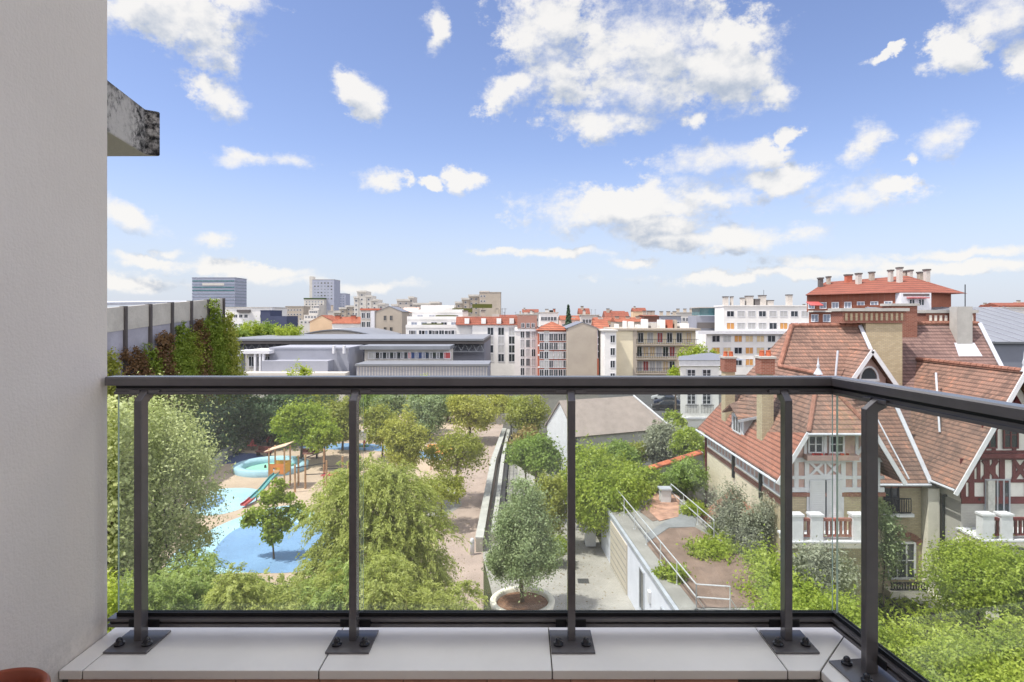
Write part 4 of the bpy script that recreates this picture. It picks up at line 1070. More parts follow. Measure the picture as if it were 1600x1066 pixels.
# cars in the car park behind the shed
def car(label, x, y, rz, paint, group=None):
    c = thing("parked_car", label, "car", (x, y, 0), rz, "cars in the car park")
    b = MB(); b.yprism([(-2.1, 0.35), (2.1, 0.35), (2.15, 0.75), (1.3, 0.95), (-1.6, 1.0), (-2.1, 0.85)], -0.86, 0.86); b.build("body", paint, c, world=False, bevel=0.06)
    MB().yprism([(-1.55, 0.98), (1.2, 0.93), (0.45, 1.45), (-1.2, 1.48)], -0.76, 0.76).build("cabin", M['pane'], c, world=False, bevel=0.05)
    MB().yprism([(-1.1, 1.44), (0.4, 1.42), (0.3, 1.5), (-1.0, 1.52)], -0.7, 0.7).build("roof", paint, c, world=False)
    for sx in (-1, 1):
        for yy in (-1.3, 1.3):
            MB().tube((sx * 0.72, yy, 0.33), (sx * 0.9, yy, 0.33), 0.33, n=16).build("wheel", M['black'], c, world=False)
        MB().box(sx * 0.5, 2.1, 0.6, sx * 0.8, 2.17, 0.75).build("headlight", M['white_paint'], c, world=False)
car("dark blue parked car behind the grey warehouse roof", 23.6, 99, R(75), mat("dark_blue_paint", (0.02, 0.03, 0.06), 0.3, 0.05))
car("black parked car in the car park beside the white house", 22.2, 94, R(80), mat("black_paint", (0.015, 0.015, 0.018), 0.3, 0.05))
car("silver parked car in the car park nearest the hedge", 24.3, 104, R(70), mat("silver_paint", (0.4, 0.41, 0.42), 0.3, 0.05))
car("bright red parked car just behind the ridge of the grey warehouse", 9.2, 84, R(85), mat("red_paint", (0.5, 0.03, 0.05), 0.3, 0.05))
# ------------------------------------------------------------------ the town behind
M['orange_roof'] = tile_mat("orange_town_tiles", (S(140, 82, 65), S(154, 93, 72), S(168, 106, 84)), 0.45, 0.5)
M['red_roof'] = tile_mat("red_town_tiles", (S(126, 74, 62), S(138, 82, 67), S(150, 92, 76)), 0.4, 0.45)
def facade(name, col, var=0.06): return mat(name, col, 0.85, var, 0.35, fine=0.05)
F = dict(white=facade("white_facade", S(222, 220, 218)), beige=facade("beige_facade", S(222, 212, 186)), grey=facade("grey_facade", S(176, 170, 164)), stonegrey=facade("stone_grey_facade", S(168, 158, 146)),
  pale=facade("pale_facade", S(190, 186, 181)), lav=facade("pale_lavender_facade", S(146, 148, 159)), tan=facade("tan_facade", S(206, 178, 148)), brick=facade("brick_facade", S(176, 104, 84), 0.1), pink=facade("pink_facade", S(208, 176, 164)),
  navy=facade("navy_facade", S(70, 76, 100)), slate=facade("slate_roof", S(112, 116, 128)), dark=facade("dark_facade", S(96, 92, 92)), concrete=facade("concrete_tower", S(190, 186, 180)), bluegrey=facade("blue_grey_tower", S(160, 164, 180)),
  redb=brick_mat("orange_red_brick", S(150, 92, 74), S(138, 84, 68), S(148, 116, 104), 0.5, 0.16), zincroof=mat("zinc_roof", S(126, 129, 136), 0.5, 0.06, 0.5, 0.2), darkbrown=facade("dark_brown_facade", S(110, 80, 72)))
M['blind_orange'] = mat("orange_blind", S(198, 146, 88), 0.8, 0.08, 2); M['blind_grey'] = mat("grey_blind", S(176, 176, 176), 0.8, 0.08, 2); M['blind_red'] = mat("red_curtain", S(158, 88, 84), 0.8, 0.1, 2); M['blind_beige'] = mat("beige_blind", S(204, 184, 150), 0.8, 0.1, 2)
M['tealglass'] = mat("teal_glass", S(72, 108, 114), 0.15, 0.25, 0.4, 0, 0.7); M['skyglass'] = mat("sky_blue_glass", S(128, 136, 152), 0.2, 0.15, 0.08, 0, 0.7)
SIMPLE = {}
def swin(parent, x, y, z, w, h, rz, pane=None, frame=None, d=0.07, name="window"):
    """distant window: a small framed box, shared mesh"""
    pane = pane or M['pane']; frame = frame or M['white_paint']
    key = (round(w, 2), round(h, 2), pane.name, frame.name)
    o = SIMPLE.get(key)
    if o is None:
        m = MB(); f = min(0.12, w * 0.1)
        m.use(frame); m.box(-w/2, -d, 0, -w/2 + f, 0, h); m.box(w/2 - f, -d, 0, w/2, 0, h); m.box(-w/2 + f, -d, 0, w/2 - f, 0, f); m.box(-w/2 + f, -d, h - f, w/2 - f, 0, h)
        m.use(pane); m.box(-w/2 + f, -0.025, f, w/2 - f, -0.004, h - f)
        m.use(frame); m.box(-0.04, -d * 0.8, f, 0.04, -0.026, h - f)
        o = m.build(name, None, parent, world=False, fix=False); SIMPLE[key] = o
    else:
        o = o.copy(); COL.objects.link(o); o.name = name; o.parent = parent
    o.location = Vector((x, y, z)) - root_of(parent); o.rotation_euler = (0, 0, rz)
    return o
rw = random.Random(11)
def grid(parent, face, a0, a1, z0, z1, nc, nr, w, h, at, panes=None, frame=None, skip=0.0, rot=None, d=0.07):
    """windows on a face: 'f' front at y=at, 'l' left at x=at, 'r' right at x=at"""
    for r in range(nr):
        for c in range(nc):
            if skip and rw.random() < skip: continue
            u = a0 + (a1 - a0) * (c + 0.5) / nc; z = z0 + (z1 - z0) * (r + 0.5) / nr - h / 2
            pn_ = rw.choice(panes) if panes else None
            if face == 'f': swin(parent, u, at, z, w, h, 0, pn_, frame, d)
            elif face == 'l': swin(parent, at, u, z, w, h, R(-90), pn_, frame, d)
            else: swin(parent, at, u, z, w, h, R(90), pn_, frame, d)
def bld(name, label, cat, x0, x1, y0, y1, h, mt, roof=None, rmat=None, rh=2.5, over=0.3, axis='x', group=None):
    t = thing(name, label, cat, ((x0 + x1) / 2, y0, 0), group=group)
    if roof == 'gable_y':     # ridge along y: gable wall seen from the front
        MB().xprism([(x0, 0), (x1, 0), (x1, h), ((x0 + x1) / 2, h + rh), (x0, h)], y0, y1).build("wall", mt, t)
        xm = (x0 + x1) / 2
        for s_, xe in ((-1, x0 - over), (1, x1 + over)):
            ze = h - rh * over / (xm - x0)
            MB().slab([(xe, y0 - .1, ze + .12), (xm, y0 - .1, h + rh + .12), (xm, y1, h + rh + .12), (xe, y1, ze + .12)], 0.11).build("roof", rmat, t)
        return t
    MB().box(x0, y0, 0, x1, y1, h).build("wall", mt, t)
    if roof == 'hip':
        k = min((x1 - x0), (y1 - y0)) / 2; a, b, c, d_ = x0 - over, x1 + over, y0 - over, y1 + over
        if (x1 - x0) >= (y1 - y0): r0, r1_ = (x0 + k, (y0 + y1) / 2, h + rh), (x1 - k, (y0 + y1) / 2, h + rh)
        else: r0, r1_ = ((x0 + x1) / 2, y0 + k, h + rh), ((x0 + x1) / 2, y1 - k, h + rh)
        if (x1 - x0) >= (y1 - y0):
            fs = [(0,1,5,4),(1,2,5),(2,3,4,5),(3,0,4)]
        else: fs = [(0,1,4),(1,2,5,4),(2,3,5),(3,0,4,5)]
        MB().add([(a,c,h+.01),(b,c,h+.01),(b,d_,h+.01),(a,d_,h+.01), r0, r1_], fs + [(3,2,1,0)]).build("roof", rmat, t)
    elif roof == 'gable_x':   # ridge along x
        ym = (y0 + y1) / 2
        MB().yprism([(y0 - over, h + .01), (y1 + over, h + .01), (ym, h + rh)], x0 - over * .5, x1 + over * .5).build("roof", rmat, t)
    elif roof == 'flat':
        m = MB(); m.box(x0 - over, y0 - over, h, x1 + over, y1 + over, h + 0.3); m.build("roof", rmat or F['slate'], t)
    return t
def chim(parent, x, y, z0, z1, w=0.9, d=0.9, mt=None, name="chimney"):
    c = MB().box(x - w/2, y - d/2, z0, x + w/2, y + d/2, z1).build(name, mt or F['pale'], parent)
    MB().box(x - w/2 - .1, y - d/2 - .1, z1, x + w/2 + .1, y + d/2 + .1, z1 + 0.25).build("chimney_cap", F['dark'], c)
    return c
def PX(p0, p1, Z): return X(p0, Z), X(p1, Z)

# glass office tower
def clutter(t, x0, x1, y, h, seed, n=5):
    r = random.Random(seed)
    for i in range(n):
        x = r.uniform(x0 + .6, x1 - .6); k = r.random()
        if k < .5: chim(t, x, y + r.uniform(2, 5), h - .2, h + r.uniform(.7, 1.5), r.uniform(.6, 1.3), .6, F[r.choice(['pale', 'stonegrey', 'brick', 'grey'])])
        elif k < .75: MB().box(x - .8, y + 2, h - .1, x + .8, y + 3.6, h + .6).build("roof_vent", F['grey'], t)
        else:
            m = MB(); m.tube((x, y + 3, h - .1), (x, y + 3, h + 2.0), .05, n=5); m.tube((x - .5, y + 3, h + 1.8), (x + .5, y + 3, h + 1.8), .03, n=4); m.build("antenna", F['dark'], t)
Z = 700; x0, x1 = PX(300, 367, Z); h = H(434, Z)
t = bld("office_tower", "broad blue glass office tower on the far left skyline", "tower", x0, x1, Z, Z + 30, h, F['bluegrey'], 'flat', F['bluegrey'], over=0.5)
for i in range(13):
    z0 = h - 3 - i * 3.6
    MB().box(x0 + .5, Z - .4, z0 - 1.5, x1 - .5, Z, z0).build("window_band", M['tealglass'] if i in (0, 2, 3) else M['skyglass'], t)
    MB().box(x1, Z + .5, z0 - 1.5, x1 + .4, Z + 29, z0).build("window_band", M['skyglass'], t)
MB().box(x0 + 12, Z - .6, h - 9, x1 - 12, Z - .41, h - 6.2).build("roof_sign_band", F['pale'], t)
clutter(t, x0, x1, Z, h + .3, 8, 0)
# twin tower block
Z = 650
x0, x1 = PX(488, 522, Z); h = H(437, Z)
t = bld("residential_tower", "tall pale concrete tower with slim stair shaft on the left skyline", "tower", x0, x1, Z, Z + 22, h, F['bluegrey'], 'flat', F['concrete'], over=0.2)
MB().box(x0 - 3.4, Z + 1, 0, x0 - .01, Z + 10, H(432, Z)).build("stair_shaft", F['concrete'], t)
MB().box(x0 - 6, Z - 8, 0, x0 + 15, Z - .01, H(468, Z)).build("lower_block", F['concrete'], t)
MB().box(x0 - 6.3, Z - 8.3, H(468, Z), x0 + 15.3, Z - .3, H(466, Z)).build("roof_planting", facade("roof_plants", (0.05, 0.08, 0.03)), t)
grid(t, 'f', x0 + 1, x1 - 1, h - 22, h - 2, 6, 6, 1.9, 1.5, Z, [M['skyglass'], M['pane']], F['concrete'])
grid(t, 'f', x0 - 5, x0 + 14, 14, H(470, Z), 6, 6, 1.6, 1.5, Z - 8, [M['skyglass'], M['pane']], F['concrete'])
Z = 690; x0, x1 = PX(521, 540, Z)
t = bld("residential_tower", "lower blue-grey tower right of the tall pale tower", "tower", x0, x1, Z, Z + 18, H(459, Z), F['bluegrey'], 'flat', F['bluegrey'], over=0.2)
grid(t, 'f', x0 + 1, x1 - 1, 12, H(461, Z), 4, 9, 1.8, 1.4, Z, [M['skyglass']], F['bluegrey'])
Z = 430; x0, x1 = PX(446, 474, Z)
t = bld("apartment_block", "dull grey-green block on the skyline left of the towers", "building", x0, x1, Z, Z + 14, H(479, Z), F['stonegrey'], 'flat', F['grey'])
grid(t, 'f', x0 + 1, x1 - 1, 4, H(481, Z), 5, 5, 1.2, 1.3, Z)
Z = 400
t = thing("stepped_apartments", "pale stepped apartment block at the foot of the tall tower", "building", (X(478, Z), Z, 0))
for k in range(4):
    x0, x1 = PX(467 + k * 6, 494, Z); MB().box(x0, Z + k * 2, 0 if k == 0 else H(500 - (k - 1) * 8, Z), x1, Z + 16, H(500 - k * 8, Z)).build("storey_block", F['pale'], t)
    grid(t, 'f', x0 + .5, x1 - .5, H(500 - k * 8, Z) - 3, H(500 - k * 8, Z), 4, 1, 1.4, 1.3, Z + k * 2)
# pyramid housing
def pyramid(label, Z, steps, mt, name="terraced_apartments"):
    t = thing(name, label, "building", (X(steps[0][0], Z), Z, 0))
    for i, (p0, p1, py) in enumerate(steps):
        x0, x1 = PX(p0, p1, Z); hh = H(py, Z); yy = Z + i * 0.37
        MB().box(x0, yy, 0, x1, yy + 14, hh).build("terrace_block", mt, t)
        MB().box(x0 - .3, yy - .5, hh - 1.0, x1 + .3, yy - .01, hh + .3).build("terrace_parapet", F['concrete'], t)
        n = max(1, int((x1 - x0) / 3.2)); nr = max(1, min(7, int((hh - 8) / 3)))
        grid(t, 'f', x0 + .3, x1 - .3, hh - 1.2 - nr * 3, hh - 1.2, n, nr, 1.3, 1.4, yy)
    return t
pyramid("large pale pyramid-like housing block stepping down to the right", 420, [(553, 560, 464), (558, 572, 455), (571, 580, 462), (579, 590, 468), (589, 600, 474), (599, 608, 480), (607, 618, 486)], F['concrete'])
Z = 440; MB_root = pyramid("greenish-grey low block between tall tower and pyramid housing", 440, [(522, 532, 487), (530, 541, 481), (540, 556, 478)], F['stonegrey'], "apartment_block")
pyramid("dark grey stepped block right of the pyramid housing", 410, [(612, 622, 476), (620, 640, 468), (638, 646, 464), (645, 672, 474), (671, 686, 472), (685, 697, 479)], F['grey'])
pyramid("stepped housing climbing to the right towards the square grey tower", 405, [(686, 700, 484), (699, 712, 478), (711, 722, 472), (721, 733, 466), (732, 748, 461)], F['stonegrey'])
Z = 390; x0, x1 = PX(749, 782, Z)
t = bld("square_tower", "square grey-brown tower rising above the orange roofs in the middle", "tower", x0, x1, Z, Z + 14, H(457, Z), F['stonegrey'], 'flat', F['grey'], over=0.2)
MB().box(x0, Z + 2, H(457, Z) + .3, x0 + 6, Z + 10, H(454.5, Z)).build("lift_housing", F['grey'], t)
grid(t, 'f', x0 + .3, x0 + 4.2, 6, H(459, Z), 2, 7, 1.2, 1.3, Z); 
# mid-left buildings
Z = 250; x0, x1 = PX(352, 425, Z)
t = bld("office_building", "long white office building beyond the ivy wall", "building", x0, x1, Z, Z + 16, H(481, Z), F['white'], 'flat', F['pale'])
MB().box(X(372, Z), Z - 1.2, H(488, Z), X(392, Z), Z - .01, H(484, Z)).build("loggia", F['dark'], t)
grid(t, 'f', x0 + 1, x1 - 1, 5, H(487, Z), 8, 3, 1.5, 1.4, Z, skip=0.2)
Z = 240; x0, x1 = PX(407, 422, Z)
t = bld("navy_block", "dark navy cladded box beside the white office building", "building", x0, x1, Z, Z + 12, H(486, Z), F['navy'], 'flat', F['navy'], over=.1)
MB().box(x1 + .01, Z, 0, X(448, Z), Z + 12, H(494, Z)).build("lower_wing", F['navy'], t)
grid(t, 'f', x0 + .3, x1 - .3, 4, 13, 2, 3, 1, 1.2, Z)
# grey arched hall roof and long depot
Z = 150; x0, x1 = PX(458, 592, Z)
t = thing("arched_hall", "hall with low curved grey roof behind the long depot", "hall", ((x0 + x1) / 2, Z, 0))
prof = [(x0, 0), (x1, 0)] + [(x1 + (x0 - x1) * i / 12, H(528, Z) + (H(516.5, Z) - H(528, Z)) * math.sin(math.pi * i / 12)) for i in range(13)]
MB().xprism(prof, Z, Z + 26).build("hall_body", F['grey'], t)
rp = [(x1 + .3 + (x0 - x1 - .6) * i / 12, H(528, Z) + .05 + (H(516.5, Z) - H(528, Z)) * math.sin(math.pi * i / 12)) for i in range(13)]
MB().xprism(rp + [(p[0], p[1] + .25) for p in rp[::-1]], Z - .5, Z + 26.2).build("hall_roof", F['zincroof'], t)
Z = 112; x0, x1 = PX(352, 756, Z); zr_ = H(529, Z)
t = thing("depot", "long low grey depot with white roof edge and zigzag truss", "depot", ((x0 + x1) / 2, Z, 0))
MB().box(x0, Z - 1.5, zr_ - .35, x1, Z + 26, zr_).build("roof", F['zincroof'], t)
MB().box(x0, Z - 1.2, zr_ - .95, x1, Z + 26, zr_ - .36).build("roof_fascia", F['dark'], t)
MB().box(x0, Z + 1.2, 0, x1, Z + 25, zr_ - .96).build("wall", facade("dim_depot_wall", S(118, 120, 132)), t)
m = MB(); n = 34
for i in range(n):
    xa = x0 + (x1 - x0) * i / n; xb = x0 + (x1 - x0) * (i + .5) / n; xc = x0 + (x1 - x0) * (i + 1) / n
    m.tube((xa, Z, zr_ - 2.3), (xb, Z, zr_ - 1.0), 0.11, n=5); m.tube((xb, Z, zr_ - 1.0), (xc, Z, zr_ - 2.3), 0.11, n=5)
m.box(x0, Z - .12, zr_ - 2.5, x1, Z + .12, zr_ - 2.28); m.build("truss", F['zincroof'], t)
grid(t, 'f', X(600, Z), X(690, Z), 4, 7.2, 9, 1, 2.2, 1.6, Z + 1.2, [M['pane'], M['navy'] if 'navy' in M else M['pane']])
Z = 98; x0, x1 = PX(421, 545, Z)
t = bld("grey_annex", "lavender grey box-shaped annex in front of the depot", "building", x0, x1, Z, Z + 9, H(546, Z), F['lav'], 'flat', F['lav'], over=.05)
MB().box(x0, Z - 3, 0, x1 - 2.4, Z - .01, H(562, Z)).build("lower_block", F['lav'], t)
MB().box(x0 - 2, Z - 5.5, 0, x1 + 1.0, Z - 3.01, H(578, Z)).build("front_wall", F['pale'], t)
for p in (522, 538): MB().box(X(p, Z), Z - 1.0, H(552, Z), X(p + 3, Z), Z - .2, H(540, Z)).build("white_fin", M['white_paint'], t)
Z = 96; x0, x1 = PX(370, 420.5, Z)
t = thing("loggia_building", "low white framed building with open glazed bays beside the ivy wall", "building", ((x0 + x1) / 2, Z, 0))
MB().box(x0, Z + 3, 0, x1, Z + 9, H(549, Z)).build("wall", F['pale'], t)
MB().box(x0, Z, H(553, Z), x1, Z + 3, H(548, Z)).build("roof", M['white_paint'], t)
for p in (371, 396, 404, 409): MB().box(X(p, Z), Z + .1, 0, X(p + 3, Z), Z + .6, H(553, Z) - .01).build("column", M['white_paint'], t)
MB().box(x0, Z - .3, 0, x1, Z + .05, H(580, Z)).build("parapet", F['pale'], t)
grid(t, 'f', x0 + .5, x1 - .5, H(578, Z), H(556, Z), 4, 1, 1.0, 1.7, Z + 3)
Z = 93; x0, x1 = PX(557, 762, Z)
t = bld("long_garage", "long low grey shed with white eaves in front of the depot", "building", x0, x1, Z, Z + 7, H(572, Z), F['lav'], 'flat', F['zincroof'], over=.2)
m = MB()
for i in range(46): xx = x0 + .2 + i * (x1 - x0 - .4) / 45; m.box(xx, Z - .05, 1.0, xx + .08, Z - .001, H(573, Z))
m.build("cladding_ribs", F['pale'], t)
MB().box(X(546, Z), Z + 9, 0, X(692, Z), Z + 14, H(551, Z)).build("rear_block", F['pale'], t)
MB().box(X(540, Z), Z + 8, H(551, Z) + .01, X(694, Z), Z + 14.5, H(545, Z)).build("rear_roof", F['zincroof'], t)
grid(t, 'f', X(556, Z), X(690, Z), H(570, Z), H(553, Z), 11, 1, 2.0, 1.2, Z + 9, [M['pane'], M['navy'], M['redplastic'], M['blind_grey'], M['pane']])
# gabled houses left of the middle
Z = 215; x0, x1 = PX(484, 521, Z)
t = bld("tan_house", "tan gabled house with blank wall in front of the towers", "house", x0, x1, Z, Z + 12, H(503, Z), F['tan'], 'gable_y', M['orange_roof'], H(493, Z) - H(503, Z))
Z = 210; x0, x1 = PX(519, 562, Z)
t = bld("orange_roof_house", "white house with bright orange tiled roof between tan and grey gables", "house", x0, x1, Z, Z + 9, H(506, Z), F['white'], 'gable_x', M['orange_roof'], H(495, Z) - H(506, Z))
grid(t, 'f', x0 + .5, x1 - .5, 7, H(507, Z), 5, 1, 1.1, 1.5, Z)
for p in (523, 548): chim(t, X(p, Z), Z + 3.5, H(500, Z), H(493.5, Z), 1.6, 1.0, F['brick'])
Z = 185; x0, x1 = PX(588, 628, Z)
t = bld("grey_gable_house", "tall grey rendered house with blank gable and few small windows", "house", x0, x1, Z, Z + 12, H(487, Z), F['stonegrey'], 'gable_y', F['slate'], H(479, Z) - H(487, Z))
grid(t, 'f', X(597, Z), X(616, Z), 5, H(488, Z), 2, 3, 1.0, 1.6, Z, frame=F['stonegrey'])
MB().box(X(563, Z), Z + .5, 0, x0 - .01, Z + 11, H(485, Z)).build("side_wing", F['grey'], t)
MB().box(X(562, Z), Z + .3, H(485, Z) + .01, x0 + 1, Z + 11.2, H(482, Z)).build("roof", F['brick'], t)
MB().box(X(579, Z), Z + .2, 0, X(585, Z), Z + .49, H(486, Z)).build("white_strip", M['white_paint'], t)
grid(t, 'f', X(563, Z), X(579, Z), 5, H(486, Z), 2, 4, 1.2, 1.8, Z + .5)
Z = 200; x0, x1 = PX(627, 650, Z)
t = bld("pale_house", "narrow pale house right of the grey gable", "house", x0, x1, Z, Z + 12, H(488, Z), F['pale'], 'gable_x', F['pink'], 1.6)
grid(t, 'f', x0 + .3, x1 - .3, 4, H(489, Z), 3, 4, 1.0, 1.5, Z)
# terraced white block under the middle
Z = 150
t = thing("balcony_apartments", "white apartment block with planted terraces in the centre left", "building", (X(690, Z), Z, 0))
for k, (p0, p1, py) in enumerate(((634, 746, 512), (634, 735, 499), (640, 722, 488), (652, 706, 481))):
    x0, x1 = PX(p0, p1, Z); yy = Z + k * 1.8; zb = 0 if k == 0 else H((512, 499, 488, 481)[k - 1], Z)
    MB().box(x0, yy, zb, x1, yy + 12 - k, H(py, Z)).build("storey_block", F['white'], t)
    MB().box(x0, yy - .12, H(py, Z) - .1, x1, yy - .01, H(py, Z) + .7).build("balcony_parapet", F['white'], t)
    MB().box(x0 + 4 + 3 * k, yy + .1, H(py, Z), x0 + 9 + 3 * k, yy + .6, H(py, Z) + 1.0).build("planting_box", facade("terrace_plants", (0.09, 0.1, 0.025)), t)
    grid(t, 'f', x0 + .5, x1 - .5, H(py, Z) - 2.6, H(py, Z) - .2, int((x1 - x0) / 2.6), 1, 1.6, 1.5, yy, [M['pane'], M['skyglass']])
grid(t, 'f', X(636, Z), X(744, Z), H(540, Z), H(514, Z), 7, 2, 1.6, 1.5, Z)
Z = 140; x0, x1 = PX(738, 810, Z)
t = bld("white_apartments", "white rendered apartment house with long orange mansard roof in the centre", "building", x0, x1, Z, Z + 11, H(508, Z), F['white'])
MB().yprism([(Z - .3, H(508, Z)), (Z + 11, H(508, Z)), (Z + 10, H(495, Z)), (Z + 1.6, H(495, Z))], X(712, Z), X(816, Z)).build("mansard_roof", M['red_roof'], t)
MB().box(X(712, Z), Z + 1, 0, x0 - .01, Z + 11, H(508, Z) - .01).build("side_wall", F['white'], t)
grid(t, 'f', X(758, Z), X(808, Z), H(566, Z), H(511, Z), 3, 4, 1.5, 1.9, Z, [M['pane'], M['blind_grey']])
clutter(t, x0 - 3, x1, Z, H(495, Z), 5, 6)
for p in (726, 752, 776, 796): MB().box(X(p, Z), Z - .1, H(506, Z), X(p + 7, Z), Z + 2.5, H(497.5, Z)).build("roof_dormer", F['white'], t)
Z = 132; x0, x1 = PX(804, 841, Z)
t = bld("corner_apartments", "pale corner house with slate roof left of the brick house", "building", x0, x1, Z, Z + 11, H(513, Z), F['white'])
MB().yprism([(Z - .2, H(513, Z)), (Z + 11, H(513, Z)), (Z + 9.5, H(493, Z)), (Z + 3.5, H(493, Z))], x0 + .6, x1 - .2).build("mansard_roof", F['darkbrown'], t)
grid(t, 'f', X(812, Z), X(838, Z), H(588, Z), H(515, Z), 3, 5, 0.9, 1.7, Z, [M['blind_grey'], M['pane']])
MB().box(x0 - .05, Z - .2, H(518, Z), x1 + .05, Z - .01, H(516, Z)).build("cornice", M['white_paint'], t)
grid(t, 'f', X(813, Z), X(837, Z), H(512, Z), H(505, Z), 3, 1, 0.8, 1.0, Z - .1)
Z = 128; x0, x1 = PX(840.5, 889, Z)
t = bld("brick_apartments", "pink brick and white banded house under a bright orange hip roof", "building", x0, x1, Z, Z + 11, H(516, Z), F['brick'], 'hip', M['orange_roof'], H(503, Z) - H(516, Z), over=.4)
for py in (521, 541, 556, 575): MB().box(x0 - .03, Z - .12, H(py, Z), x1 - .05, Z - .005, H(py - 2.5, Z)).build("white_band", F['white'], t)
MB().box(X(850, Z), Z - .14, 0, X(858, Z), Z - .006, H(517, Z)).build("white_bay", F['pale'], t)
grid(t, 'f', x0 + .3, x1 - .3, H(590, Z), H(520, Z), 6, 5, 0.9, 1.6, Z - .12, [M['pane'], M['blind_grey'], M['pane']])
Z = 124; x0, x1 = PX(887, 933, Z)
t = bld("blank_gable_house", "tall grey blank gable wall right of the brick house", "building", x0, x1, Z, Z + 14, H(513, Z), F['stonegrey'], 'gable_y', F['slate'], H(504, Z) - H(513, Z))
Z = 150; x0, x1 = PX(930, 952, Z)
t = bld("red_house", "narrow deep red house with orange roof behind the blank gable", "house", x0, x1, Z, Z + 9, H(514, Z), F['brick'], 'gable_x', M['orange_roof'], H(501, Z) - H(514, Z))
grid(t, 'f', x0 + .3, x1 - .3, 4, H(516, Z), 2, 4, 1.0, 1.7, Z)
Z = 118; x0, x1 = PX(945, 963, Z)
t = bld("slim_white_house", "slim white house with column of windows left of the beige flats", "house", x0, x1, Z, Z + 9, H(518, Z), F['white'], 'flat', F['pale'])
grid(t, 'f', x0 + .9, x1 - .1, 1.5, H(520, Z), 1, 4, 1.0, 1.5, Z)
# roofs behind these
clutter(t, x0, x1, Z, H(512, Z), 3, 0)
for (lab, p0, p1, py, rh, Z, w, r_) in (("white house with flat grey roof above the brick house's orange roof", 843, 872, 489, 0, 230, 'white', None), ("orange roofed house below the dark conifer", 876, 906, 500, 7, 220, 'pink', 'orange_roof'),
      ("long white block with grey parapet right of the conifer", 908, 936, 493, 0, 235, 'pale', None), ("orange roof peeking between white blocks right of the conifer", 930, 962, 501, 5, 215, 'tan', 'orange_roof'),
      ("grey roofed house behind the corner house", 808, 844, 492, 0, 260, 'grey', None), ("small brown roofed house in the gap behind the orange mansard", 780, 812, 496, 4, 270, 'stonegrey', 'red_roof')):
    x0, x1 = PX(p0, p1, Z)
    t = bld("town_house", lab, "house", x0, x1, Z, Z + 11, H(py, Z), F[w], 'gable_x' if r_ else 'flat', M[r_] if r_ else F['grey'], rh * Z / 960)
    grid(t, 'f', x0 + .5, x1 - .5, H(py, Z) - 7, H(py, Z) - .6, 5, 2, 1.2, 1.6, Z)
    clutter(t, x0, x1, Z, H(py, Z) + .4, int(p0), 4)
# beige flats with balconies
Z = 122; x0, x1 = PX(960, 1091, Z); h = H(516.5, Z)
t = bld("beige_flats", "beige apartment block with long open balconies and blank left wall", "building", x0, X(993, Z), Z, Z + 14, h, F['beige'])
xa = X(993, Z); zs = [H(538, Z), H(560, Z), H(583, Z)]
MB().box(xa + .01, Z + 1.8, 0, x1, Z + 14, h - .02).build("wall", F['beige'], t)
MB().box(x0 - .3, Z - .4, h, x1 + .4, Z + 14.3, h + .4).build("roof", F['stonegrey'], t)
for k, zf in enumerate(zs + [H(606, Z)]):
    xe = x1 if k == 0 else X(1062, Z)
    b = MB().box(xa + .02, Z - .2, zf - .25, xe, Z + 1.79, zf).build("balcony", F['stonegrey'], t)
    m = MB(); m.box(xa + .1, Z - .2, zf + .95, xe, Z - .12, zf + 1.03)
    for i in range(int((xe - xa) / .35)): m.box(xa + .15 + i * .35, Z - .18, zf, xa + .2 + i * .35, Z - .14, zf + .95)
    m.build("balcony_rail", M['iron'], b)
    grid(t, 'f', xa + .4, xe - .4, zf + .1, zf + 2.4, 6, 1, 1.2, 2.1, Z + 1.8, [M['pane'], M['blind_grey'], M['blind_beige'], M['pane'], M['blind_red'], M['pane'], M['blind_grey']])
MB().box(X(993, Z) - .5, Z - .15, 0, X(993, Z) + .3, Z - .002, h - .02).build("corner_strip", F['stonegrey'], t)
for (p, w, py, mt) in ((969, 4, 507, F['white']), (982, 3, 502, F['white']), (992, 6, 503, F['white']), (1003, 5, 508, F['white']), (1014, 7, 499, F['white']), (1027, 9, 505, F['pale']), (1041, 8, 500, F['white']), (1053, 8, 500, F['brick']), (1062, 4, 500, F['stonegrey']), (1076, 14, 506, F['white'])):
    MB().box(X(p - w / 2, Z), Z + 3, h + .41, X(p + w / 2, Z), Z + 6, H(py, Z)).build("roof_block", mt, t)
# town roofs behind the beige flats
for (lab, p0, p1, py, rh, Z, w, r_) in (("orange roof behind the beige flats' chimneys", 962, 1006, 503, 7, 200, 'stonegrey', 'orange_roof'), ("dark red brick house top above the beige flats", 1006, 1030, 494, 2, 205, 'darkbrown', 'red_roof'),
      ("grey attic storey with small windows behind the beige flats", 1032, 1064, 494, 0, 230, 'lav', None), ("pale roofline with small chimneys left of the teal glass penthouse", 1058, 1090, 489, 0, 260, 'pale', None)):
    x0, x1 = PX(p0, p1, Z)
    t = bld("town_house", lab, "house", x0, x1, Z, Z + 11, H(py, Z), F[w], 'gable_x' if r_ else 'flat', M[r_] if r_ else F['grey'], rh * Z / 960)
    grid(t, 'f', x0 + .5, x1 - .5, H(py, Z) - 5, H(py, Z) - .6, 5, 1, 1.2, 1.6, Z)
    for p in (p0 + 5, (p0 + p1) / 2, p1 - 6): chim(t, X(p, Z), Z + 4, H(py, Z), H(py, Z) + 1.6, 1.2, .8, F['stonegrey'])
Z = 160; x0, x1 = PX(1088, 1131, Z)
t = bld("glass_penthouse", "teal glass penthouse on a dark terrace left of the white modern flats", "building", x0, x1, Z, Z + 8, H(494, Z), F['lav'])
MB().box(x0 + .8, Z - .3, H(493, Z), x1, Z + 7, H(481.5, Z)).build("glass_storey", M['tealglass'], t)
